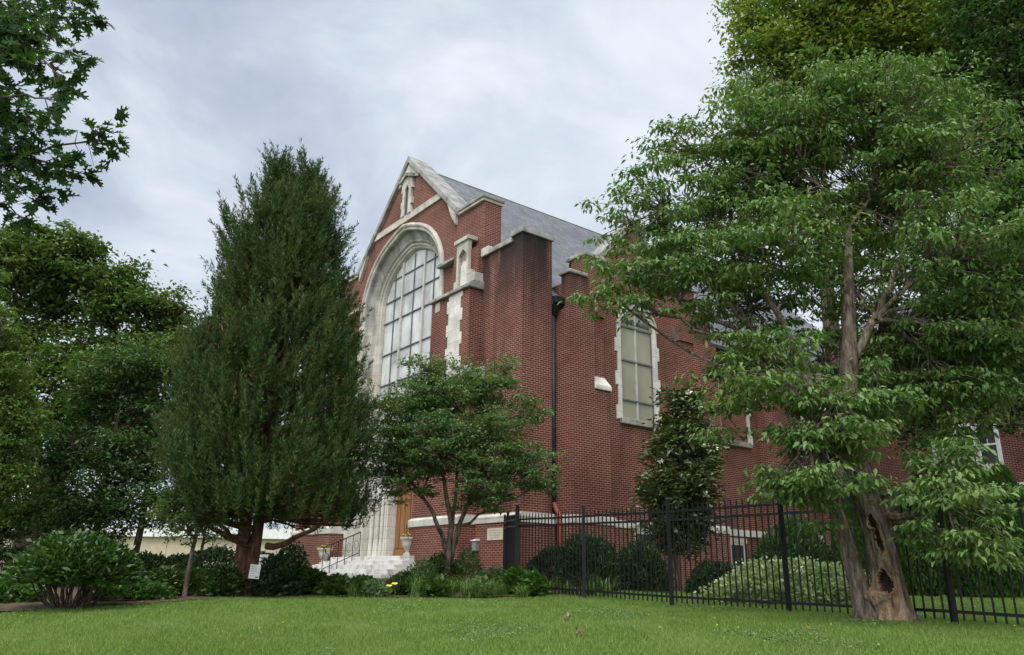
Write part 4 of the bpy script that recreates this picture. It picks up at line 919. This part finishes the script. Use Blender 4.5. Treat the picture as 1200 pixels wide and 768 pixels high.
# big old tree far left with forked trunk
lt = gp(33, 27.0)
tr = [([o3(lt, 0, 0, -.3), o3(lt, .1, 0, 2.0), o3(lt, .5, 0, 4.0), o3(lt, 1.8, 0, 5.6), o3(lt, 3.8, .2, 7.2)], [.62, .5, .42, .3, .14]), ([o3(lt, .2, 0, 2.6), o3(lt, .6, .5, 5.0), o3(lt, 1.0, .5, 7.5), o3(lt, 1.4, .5, 9.6)], [.4, .32, .2, .06]), ([o3(lt, 0, 0, 3.0), o3(lt, -1.0, 0, 6.0), o3(lt, -2.2, 0, 9.5)], [.3, .2, .06])]
blobs = [BL(*a) for a in ((60, 300, 27, 42, .6), (20, 330, 27, 45, .6), (105, 305, 27, 36, .55), (150, 355, 27, 34, .55), (190, 350, 27.5, 22, .5), (120, 370, 28, 32, .5, .7), (60, 370, 28, 36, .5, .8), (20, 400, 27, 36, .5), (165, 400, 28, 26, .45, .5), (95, 335, 27, 26, .5, .6), (0, 290, 27, 30, .6), (135, 330, 27, 34, .6), (80, 330, 27.5, 40, .6), (40, 290, 27, 30, .6), (-20, 430, 27, 50, .6), (215, 372, 28, 12, .5, .5), (50, 440, 26.5, 36, .6, .7), (90, 420, 27, 40, .7), (140, 430, 28, 36, .7), (185, 415, 28, 34, .7), (60, 490, 27, 38, .7), (100, 480, 28, 36, .7), (200, 390, 28, 26, .7))]
tree('old_oak_tree', 'large spreading tree with thick dark trunk at the far left edge', 'tree', tr, .6, blobs, 'lf_mid', 'bark_dark', .19, 41, cl_r=.45, cl_n=62, dens=6.0, twig=.025, flat=.4, fork=.3, limb_r=.4, droop=.2, asp=.55, shell=.5)

# lime green tree at the left frame edge, nearer
ll = gp(-70, 19)
tr = [([o3(ll, 0, 0, -.2), o3(ll, .0, 0, 3), o3(ll, .3, 0, 6.5)], [.22, .17, .06])]
blobs = [BL(*a) for a in ((-10, 385, 19, 32, .6), (-15, 450, 19, 45, .55), (0, 510, 19, 42, .5), (-20, 570, 18.8, 40, .5), (-60, 420, 19, 60, .6), (15, 560, 18.9, 22, .5, .7), (-70, 330, 19.5, 60, .6), (18, 470, 19, 24, .5, .7))]
tree('leafy_lime_tree', 'green tree reaching in at the left frame edge below the oak boughs', 'tree', tr, .2, blobs, 'lf_leafy', 'bark_grey', .11, 42, cl_r=.28, cl_n=60, dens=8, flat=.35, droop=.3, shell=.5)

# mid-left dark trees
def simple_tree(px, D, bl, mat, seed, label, group=None, h=4, r=.12, name='understory_tree', bk='bark_dark', **k):
    b = gp(px, D); tr = [([o3(b, 0, 0, -.2), o3(b, .05, 0, h*.5), o3(b, .1, 0, h)], [r, r*.75, r*.25])]
    return tree(name, label, 'tree', tr, r, [BL(*a) for a in bl], mat, bk, k.pop('ls', .12), seed, group=group, **k)
simple_tree(108, 22, ((95, 520, 22, 42, .6), (60, 560, 22, 34, .6), (130, 470, 22.5, 44, .7), (85, 600, 22, 36, .5), (140, 440, 22.5, 40, .7), (170, 545, 22, 36, .7), (185, 590, 21.5, 32, .6), (135, 600, 21.5, 34, .5), (180, 440, 23, 36, .7), (150, 530, 22, 40, .6), (120, 570, 21.5, 40, .5), (170, 480, 22.8, 34, .6)), 'lf_dark', 51, 'dark green tree between the old tree and the cedar', cl_r=.35, cl_n=60, dens=6.5, h=5)
simple_tree(-5, 24, ((0, 540, 24, 40, .6), (20, 590, 24, 36, .6), (-10, 620, 24, 40, .5), (10, 480, 24.5, 36, .6), (60, 600, 24.5, 30, .5), (100, 630, 24, 24, .4)), 'lf_mid', 55, 'low green tree in the gap left of the old forked trunk', cl_r=.35, cl_n=60, dens=7, h=4)
simple_tree(160, 25, ((150, 430, 25, 42, .7), (190, 420, 25.5, 34, .7), (110, 450, 25, 34, .6), (200, 480, 25, 42, .7), (165, 500, 25, 38, .6), (215, 400, 26, 20, .8)), 'lf_mid', 52, 'mid green tree behind the cedar on its left side', cl_r=.4, cl_n=60, dens=6.5, h=6, ls=.14)
simple_tree(224, 16.3, ((215, 612, 16.3, 34, .35, .8), (250, 600, 16.3, 26, .4, .7), (195, 603, 16.5, 24, .4, .7)), 'lf_mid', 53, 'slender bare-stemmed young tree just left of the cedar trunk', h=1.7, r=.06, name='young_tree', cl_r=.18, cl_n=30, dens=4.5, ls=.07, bk='bark_grey', flat=.4)
simple_tree(236, 24, ((236, 622, 24, 24, .4, .6), (262, 622, 24, 20, .4, .5)), 'lf_mid', 54, 'small tree against the cream building behind the young tree', h=2.0, r=.06, name='young_tree', cl_r=.22, cl_n=30, dens=3.5, ls=.09, flat=.4)

# tall trees behind on the right
simple_tree(1010, 27, ((900, 60, 27, 42, .7), (950, 20, 27, 55, .7), (1010, 40, 27, 60, .7), (1060, 10, 27, 60, .7), (880, 110, 27, 32, .6, .8), (1110, 40, 27, 55, .7), (960, 90, 28, 60, .7), (1060, 100, 28, 70, .7), (870, 30, 27, 20, .6, .7), (1120, 120, 27, 60, .7), (990, -40, 27, 60, .8), (1080, 190, 28, 60, .7), (940, 170, 28, 50, .7, .8), (1010, 270, 28, 60, .7, .7), (880, 10, 27, 26, .7, .8), (1150, 210, 27, 50, .7)),
            'lf_lime', 61, 'tall yellow-green tree rising behind the hollow-trunked tree', h=17, r=.4, name='tall_tree', cl_r=.55, cl_n=62, dens=6.5, ls=.2, twig=.02, flat=.45)
simple_tree(1262, 22, ((1110, 465, 23, 46, .7), (1055, 440, 24, 46, .7), (1180, 468, 22.5, 36, .6), (1080, 500, 24, 34, .6, .8), (1180, 20, 22, 60, .8), (1220, 100, 22, 80, .8), (1180, 160, 22, 52, .7), (1215, 230, 22, 70, .7), (1160, 80, 23, 45, .7), (1170, 270, 22, 50, .7), (1210, 330, 22, 60, .6), (1150, 340, 23, 60, .6), (1110, 400, 23, 50, .6, .8), (1190, -40, 22, 60, .8), (1100, 300, 24, 50, .6, .7), (1200, 420, 22, 40, .5, .8)),
            'lf_dark', 62, 'dark dense tree filling the upper right corner', h=15, r=.35, name='tall_tree', cl_r=.42, cl_n=62, dens=6.5, ls=.16, twig=.02, flat=.45)

# oak at the left, trunk outside the frame, boughs hanging in at top left
ok = np.array((-6.6, 5.2, 0)); ok[2] = gz(*ok[:2])
rng = np.random.RandomState(77)
oak = empty('overhanging_oak_tree', tuple(ok), 0, label='near oak boughs with lobed leaves hanging in at the top left corner', cat='tree')
MB().tube([ok*0+(0, 0, -.2), (0.05, 0, 2.5), (.1, .1, 5), (0, .2, 8)], [.4, .32, .27, .12], 14).build('trunk', M['bark_dark'], oak, smooth=True, uv=False)
lob = [(0, 0), (.03, .04), (.16, .12), (.10, .20), (.30, .33), (.36, .40), (.20, .38), (.10, .42), (.34, .62), (.30, .70), (.16, .60), (.09, .66), (.18, .84), (.12, .86), (.05, .80), (0, 1.0)]
lobe = np.array(lob + [(-x, y) for x, y in lob[-2:0:-1]])
targets = [((-30, -20), (60, 10)), ((-40, 20), (110, 25)), ((-40, 60), (105, 68)), ((-30, 20), (80, 95)), ((-40, 90), (60, 75)), ((-40, 120), (70, 118)), ((-40, 110), (65, 150)), ((-30, 195), (140, 165)), ((-40, 170), (105, 205)), ((-40, 180), (60, 200)), ((-40, 220), (50, 228)), ((-40, 230), (30, 255)), ((-50, 140), (30, 175)), ((-40, 40), (30, 45)), ((-40, -10), (30, 20)), ((-40, 150), (20, 140)), ((-60, 60), (10, 100)), ((-50, 210), (20, 215)), ((-60, 10), (70, 45)), ((-60, -30), (100, 0)), ((-40, 0), (50, 90)), ((-40, 70), (20, 70))]
brm = MB(); LP = []; LD = []
for (a, b) in targets:
    D0 = rng.uniform(4.6, 6.6); p = at(a[0], a[1], D0+.3) - ok; q = at(b[0]-4, b[1], D0) - ok
    root = np.array((.1, .1, min(6.2, max(3.0, p[2]-.6)))); root = root + (p-root)*.12
    brm.tube(wob(bez(root, (root+p)/2+(0, 0, .3), p, 7), .03, rng), np.linspace(.045, .018, 7), 6, cap=False)
    path = wob(bez(p, (p+q)/2+rng.normal(0, .06, 3)+(0, 0, .06), q, 10), .012, rng); brm.tube(path, np.linspace(.016, .004, 10), 5, cap=False)
    Ln = np.linalg.norm(q-p)
    for s in range(int(Ln*17)):
        k = rng.uniform(.08, 1.0); base = path[int(k*9)]; dirn = unit(q-p); off = unit(rng.normal(0, 1, 3)-.0*dirn)
        tw = base + unit(dirn*.7+off*.9)*rng.uniform(.06, .26); brm.tube([base, tw], [.004, .002], 3, cap=False)
        for m in range(rng.randint(2, 5)): LP.append(tw+rng.normal(0, .02, 3)); LD.append(unit(dirn*.7+rng.normal(0, .75, 3)+(0, 0, -.35)))
    for m in range(5): LP.append(q.copy()); LD.append(unit(unit(q-p)+rng.normal(0, .55, 3)+(0, 0, -.15)))
brm.build('branches', M['bark_dark'], oak, uv=False)
LP = np.array(LP); LD = np.array(LD); n = len(LP); nr = unit(rng.normal(0, .6, (n, 3))+(0, -.35, .8)); S = unit(np.cross(LD, nr)); nr = np.cross(S, LD)
sz = rng.uniform(.10, .165, n)[:, None, None]; lx = lobe[None, :, 0:1]; ly = lobe[None, :, 1:2]
LP = LP + LD*.02
V = LP[:, None]+S[:, None]*lx*sz+LD[:, None]*ly*sz+nr[:, None]*(np.abs(lx)*.35-ly**2*.18)*sz
ctr = LP[:, None]+LD[:, None]*.5*sz+nr[:, None]*(-.045)*sz
k = len(lobe); V = np.concatenate([V, ctr], 1); i = np.arange(n)[:, None]*(k+1); j = np.arange(k)[None]
Fx = np.stack([i+j, i+(j+1) % k, np.broadcast_to(i+k, (n, k))], -1).reshape(-1, 3)
raw('foliage', V.reshape(-1, 3), Fx, M['lf_oak'], oak)

# ------------------------------------------------------------------ SHRUBS
bush('laurel_shrub', 'large glossy rounded laurel shrub on bare stems at the left of the lawn', 'shrub', gp(93, 13.9)+(0, 0, .38), (.98, .92, .72), 'lf_laurel', .12, 12500, 101, asp=.4, droop=-.7, shell=.6)
e_ = bpy.data.objects['laurel_shrub']
sb = MB(); r_ = np.random.RandomState(9)
for k in range(46):
    a = r_.uniform(0, 2*PI); q = r_.uniform(.35, .95); p2 = np.array((math.cos(a)*.8*q, math.sin(a)*.75*q, .15)); p0 = np.array((math.cos(a)*.32*q, math.sin(a)*.3*q, -.42))
    sb.tube(wob(bez(p0, (p0+p2)/2-(0, 0, .06), p2, 6), .015, r_), np.linspace(.017, .01, 6), 5, cap=False)
sb.build('stems', M['bark_dark'], e_, uv=False)
HG = 'dark clipped shrubs behind the left planting bed'
for k, (px, D, w, h, lab) in enumerate(((178, 22, 1.0, .72, 'dark clipped shrub behind the laurel, leftmost of the hedge row'), (215, 22.3, .95, .68, 'dark clipped shrub behind the young tree stem'), (256, 21.8, 1.15, .92, 'tallest dark clipped shrub just left of the cedar trunk'), (306, 23, .75, .75, 'rounded shrub right of the cedar trunk above the slatted bench'), (20, 22, 2.2, .9, 'low dark shrub at the left frame edge behind the path'))):
    bush('clipped_shrub', lab, 'shrub', gp(px, D), (w, .8, h), 'lf_yew', .1, 6500, 110+k, asp=.4, group=HG, shell=.7)
LG = 'low leafy shrubs along the front of the left bed'
for k, (px, D, w, h, m, lab) in enumerate(((200, 16.4, .38, .5, 'lf_laurel', 'small glossy green shrub left of the young tree'), (270, 16.9, .5, .55, 'lf_laurel', 'low green shrub touching the left side of the cedar trunk'), (330, 17.2, .55, .75, 'lf_yew', 'dark shrub right of the cedar trunk'), (342, 19.2, .55, 1.0, 'lf_laurel', 'tall broad-leaved shrub left of the handrail'), (362, 18, .6, .5, 'lf_hosta', 'broad-leaved light green plant below the handrail'), (402, 17.6, .4, .32, 'lf_hosta', 'low light green plant in front of the steps'),
      (552, 19.5, .5, .85, 'lf_maple', 'leafy shrub under the meter box'), (500, 18.8, .45, .65, 'lf_maple', 'twiggy shrub at the right end of the steps'), (522, 19.4, .5, .8, 'lf_dark', 'dark shrub around the foot of the small tree'), (160, 15.6, .9, .28, 'lf_hosta', 'low spreading plants between laurel and young tree'), (240, 17.6, 1.0, .4, 'lf_hosta', 'low plants behind the young tree stem'), (445, 17.3, .28, .3, 'lf_clover', 'pale low plant left of the yellow flowers'), (515, 17.2, .3, .34, 'lf_hosta', 'broad-leaved clump among the daylilies below the small tree'), (568, 17.4, .32, .36, 'lf_maple', 'fine-leaved clump among the daylilies below the meter box'), (630, 17.6, .25, .4, 'lf_hosta', 'green clump at the first fence pickets'), (585, 19.2, .45, .5, 'lf_maple', 'leafy plant below the cream plaque'),
      (430, 17.6, .35, .3, 'lf_hosta', 'broad-leaved clump between shrub and daylilies'), (610, 18.3, .4, .45, 'lf_hosta', 'leafy clump at the fence gate post'), (478, 18.2, .35, .42, 'lf_dark', 'small dark plant behind the yellow flowers'), (18, 15.2, .9, .3, 'lf_hosta', 'low plants left of the laurel beside the path'))):
    big = m in ('lf_hosta',)
    bush('low_shrub', lab, 'shrub', gp(px, D), (w, .6, h), m, .15 if big else (.1 if m != 'lf_maple' else .07), 1300 if big else 2200, 130+k, asp=.5, group=LG, shell=.45, droop=-.2)
# behind the fence
YG = 'dark rounded shrubs behind the black fence'
for k, (px, D, w, h, m, sz, n, lab) in enumerate(((655, 21.5, .8, .8, 'lf_yew', .07, 6000, 'low dark shrub at the left end behind the fence'), (692, 19.6, .85, 1.1, 'lf_yew', .08, 14000, 'largest dark yew behind the fence below the brick corner'), (758, 19.8, .72, .95, 'lf_yew', .08, 9000, 'dark yew beside the large one, left of the magnolia trunk'), (846, 20.5, .72, .72, 'lf_yew', .08, 7000, 'low rounded shrub right of the magnolia trunk'), (935, 20, 1.0, 1.6, 'lf_dark', .1, 14000, 'big leafy shrub behind the pale groundcover mound'))):
    bush('rounded_shrub', lab, 'shrub', gp(px, D), (w, w*.9, h), m, sz*1.6, n, 160+k, asp=.22, droop=-.9, group=YG, shell=.7)
bush('variegated_shrub', 'wide low mound of pale variegated leaves behind the fence', 'shrub', gp(940, 15.9)+(0, 0, -.1), (1.75, 1.5, .72), 'lf_varieg', .075, 26000, 170, asp=.6, shell=.85, lumps=14)
AG = 'upright arborvitae at the right edge'
for k, (px, D, w, h, lab) in enumerate(((1062, 17.5, .6, 2.1, 'short arborvitae right behind the hollow trunk'), (1095, 17.2, .6, 2.4, 'arborvitae behind the low drooping leaves'), (1130, 17, .6, 2.6, 'slim arborvitae right of the hollow trunk'), (1165, 16.5, .65, 2.6, 'middle upright arborvitae near the right frame edge'), (1200, 16, .65, 2.5, 'rightmost upright arborvitae cut by the frame'), (1010, 19.5, .7, 2.4, 'arborvitae seen left of the hollow trunk'))):
    b = gp(px, D); e_ = empty('arborvitae_tree', tuple(b), 0, label=lab, cat='tree', group=AG); r_ = np.random.RandomState(180+k)
    n = 12000; z = r_.uniform(0, 1, n)**.8; a = r_.uniform(0, 2*PI, n); rr = w*np.clip(1.02-z, 0, 1)**.55*(.8+.2*r_.uniform(0, 1, n))*(1+.12*np.sin(a*5+z*9)); Pn = np.stack([rr*np.cos(a), rr*np.sin(a), z*h], -1)
    V, F = leafmesh(Pn, np.stack([np.cos(a)*.4, np.sin(a)*.4, np.ones(n)], -1)+r_.normal(0, .25, (n, 3)), r_.normal(0, 1, (n, 3)), .11, .05, bend=0); raw('foliage', V, F, M['lf_arbor'], e_)
    MB().tube([(0, 0, -.1), (0, 0, h*.9)], [.06, .02], 6).build('trunk', M['bark_dark'], e_, uv=False)

# strap-leaved plants (daylilies)
def strap(P0, rng, nb, L_, w, spread=1.0):
    """curved blades as three-segment strips"""
    n = len(P0)*nb; b = np.repeat(P0, nb, 0)+rng.normal(0, .05, (n, 3))*(1, 1, 0); a = rng.uniform(0, 2*PI, n); h = np.stack([np.cos(a), np.sin(a), np.zeros(n)], -1)
    Lb = L_*rng.uniform(.6, 1.15, n)[:, None]; s = rng.uniform(.25, .8, n)[:, None]*spread; S = np.stack([-np.sin(a), np.cos(a), np.zeros(n)], -1)*w/2
    up_ = np.array((0, 0, 1.)); ks = (0, .35, .7, 1.0); rows = []
    for t in ks:
        c = b + h*Lb*s*(t**1.6) + up_*Lb*(t*.95-.55*s*t**2.6); wd = (1-.85*t**2); rows += [c+S*wd, c-S*wd]
    V = np.stack(rows, 1).reshape(-1, 3); i = np.arange(n)*8
    F = np.concatenate([np.stack([i+2*k, i+2*k+1, i+2*k+3, i+2*k+2], -1) for k in range(3)], 0); return V, F
rng = np.random.RandomState(200)
def lily_row(name, label, pts, L_=.55, group=None):
    for k, p in enumerate(pts):
        e_ = None
LGd = 'strap-leaved daylily clumps along the lawn edge'
lp = []
for px in np.arange(415, 640, 15):
    for D in (16.9, 17.7, 18.6): lp.append(gp(px+rng.uniform(-5, 5), D+rng.uniform(-.25, .25)))
for px in np.arange(640, 715, 12): lp.append(gp(px+rng.uniform(-4, 4), 17.9-(px-640)*.012+rng.uniform(-.1, .5)))
lp = np.array(lp); lp = lp[rng.uniform(0, 1, len(lp)) < .8]; hv = rng.uniform(.6, 1.2, len(lp)); nbv = 75
V, F = strap(lp, rng, nbv, (.58*np.repeat(hv, nbv))[:, None], .014, 1.25)
tag(raw('daylily_border', V, F, M['lf_lily']), 'border of arching strap-leaved daylilies along the lawn edge below the steps', 'plants', kind='stuff')
for k, (px, py) in enumerate(((456, 688.5), (462.5, 686))):
    c = at(px, py, 16.55); e_ = empty('yellow_flower', tuple(c), 0, label=('lower left' if k == 0 else 'upper right')+' yellow daylily bloom of the pair in front of the steps', cat='flower', group='yellow daylily blooms')
    n = 6; a = np.arange(n)*PI/3; d = np.stack([np.cos(a), np.sin(a)-.5, np.full(n, .7)], -1)
    V, F = leafmesh(np.zeros((n, 3)), d, np.tile((0, -.6, .8), (n, 1))+rng.normal(0, .1, (n, 3)), .09, .05, shape=6); raw('petals', V, F, M['yellow'], e_)
    zz = gz(c[0], c[1])-c[2]; MB().tube([(0, 0, zz), (0.02, 0, zz*.5), (0, 0, 0)], .005, 5).build('stem', M['lf_lily'], e_, uv=False)

# slatted white bench behind the cedar
bp = gp(312, 20.5); bn = empty('slatted_bench', tuple(bp), math.radians(8), label='white slatted bench half hidden right of the cedar trunk', cat='bench')
for k in range(5): MB().box(-.5, .5, .0, .025, .42+k*.09, .49+k*.09).build('slat', M['white'], bn, bevel=.005)
for k in range(4): MB().box(-.5, .5, -.42+k*.1, -.34+k*.1, .40, .425).build('slat', M['white'], bn, bevel=.005)
for x in (-.46, .42):
    MB().box(x, x+.04, -.42, -.38, 0, .4).build('leg', M['white'], bn); MB().box(x, x+.04, .03, .07, 0, .85).build('leg', M['white'], bn)
# ac unit by the side wall
p = B(10.3, -.9); ac = empty('air_conditioner', (p[0], p[1], float(gz(*p))), YAW, label='small pale air conditioning box by the side basement window', cat='air conditioner')
MB().box(-.35, .35, -.25, .25, .05, .75).build('casing', M['white'], ac, bevel=.02); MB().tube([(0, -.255, .4), (0, -.27, .4)], .22, 16).build('fan_grille', M['pipe'], ac)

# ------------------------------------------------------------------ LAWN
rng = np.random.RandomState(300)
def inpoly(x, y, P):
    c = np.zeros(x.shape, bool); n = len(P)
    for a in range(n):
        (xa, ya), (xb, yb) = P[a], P[(a+1) % n]
        if ya == yb: continue
        c ^= ((ya > y) != (yb > y)) & (x < (xb-xa)*(y-ya)/(yb-ya)+xa)
    return c
def grass_pts(n, y0, y1, p=1.6):
    y = y0+(y1-y0)*rng.uniform(0, 1, n)**p; x = rng.uniform(-.72, .75, n)*(y+.8); return x, y
x, y = grass_pts(620000, 6.2, 24, 1.7)
k = ~inpoly(x, y, bed_poly) & ~inpoly(x, y, [(-30, 17.6), (-12, 16.0), (-9.6, 14.6), (-9.0, 15.4), (-12, 17.4), (-30, 19.2)])
k &= ~((x < -3) & (y > 20)) & ~((y > 24.5-.0*x) & (x < 0)); x, y = x[k], y[k]; n = len(x)
cl = .5+.5*np.sin(x*2.1+np.sin(y*1.7)*1.3)*np.cos(y*2.6+x*.6); h = (.030+.03*rng.uniform(0, 1, n))*(.75+.6*cl)
b = np.stack([x, y, gz(x, y)+.018*np.sin(x*1.3+y*.7)*np.cos(y*1.1)*((y < 20) & (y > 2))-.004], -1); a = rng.uniform(0, 2*PI, n); w = .0042*(1+.07*(y-6))
d = np.stack([np.cos(a), np.sin(a), np.zeros(n)], -1); S = d*(w[:, None]); lean = rng.normal(0, .45, (n, 3))*(1, 1, 0); tip = b+(np.array((0, 0, 1.))+lean)*h[:, None]
V = np.stack([b-S, b+S, tip], 1).reshape(-1, 3); F = np.arange(n*3).reshape(-1, 3)
tag(raw('grass', V, F, M['lf_grass']), 'short mown green lawn grass across the foreground', 'grass', kind='stuff')
# clover patches
x, y = grass_pts(60000, 7.5, 15, 1.4); s = np.sin(x*1.9+2)*np.sin(y*1.4+x*.5)+.35*np.sin(x*4.7)*np.sin(y*5.1); k = (s > .55) & (x > -2); x, y = x[k], y[k]; n = len(x)
b = np.stack([x, y, gz(x, y)+.045+rng.normal(0, .008, n)], -1); V, F = leafmesh(b, rng.normal(0, 1, (n, 3))*(1, 1, .2), rng.normal(0, .3, (n, 3))+(0, 0, 1), .028, .024, bend=.1)
tag(raw('clover', V, F, M['lf_clover']), 'pale clover patches in the lawn before the fence', 'clover', kind='stuff')
# scattered dandelion heads
x, y = grass_pts(42, 8, 14.5, 1.2); k = ~inpoly(x, y, bed_poly); x, y = x[k], y[k]; n = len(x); nn = 8
b = np.repeat(np.stack([x, y, gz(x, y)+.075], -1), nn, 0); V, F = leafmesh(b, rng.normal(0, 1, (n*nn, 3))*(1, 1, .3)+(0, 0, .2), rng.normal(0, .3, (n*nn, 3))+(0, 0, 1), .016, .012)
tag(raw('dandelion_heads', V, F, M['yellow']), 'tiny yellow weed flowers dotted through the lawn', 'flowers', kind='stuff')
# pale toadstool-like leaf litter near the bottom centre
for k, (px, D, lab) in enumerate(((682, 9.6, 'dry curled brown leaf at the bottom centre of the lawn'), (669, 11.0, 'smaller dry brown leaf higher up in the lawn centre'))):
    p = gp(px, D); e_ = empty('dry_leaf', tuple(p), 0, label=lab, cat='leaf'); V, F = leafmesh(rng.normal(0, .03, (7, 3))*(1, 1, .3)+(0, 0, .05), rng.normal(0, 1, (7, 3)), rng.normal(0, .5, (7, 3))+(0, 0, 1), .09, .05, shape=6); raw('blade', V, F, M['bark_dead'], e_)
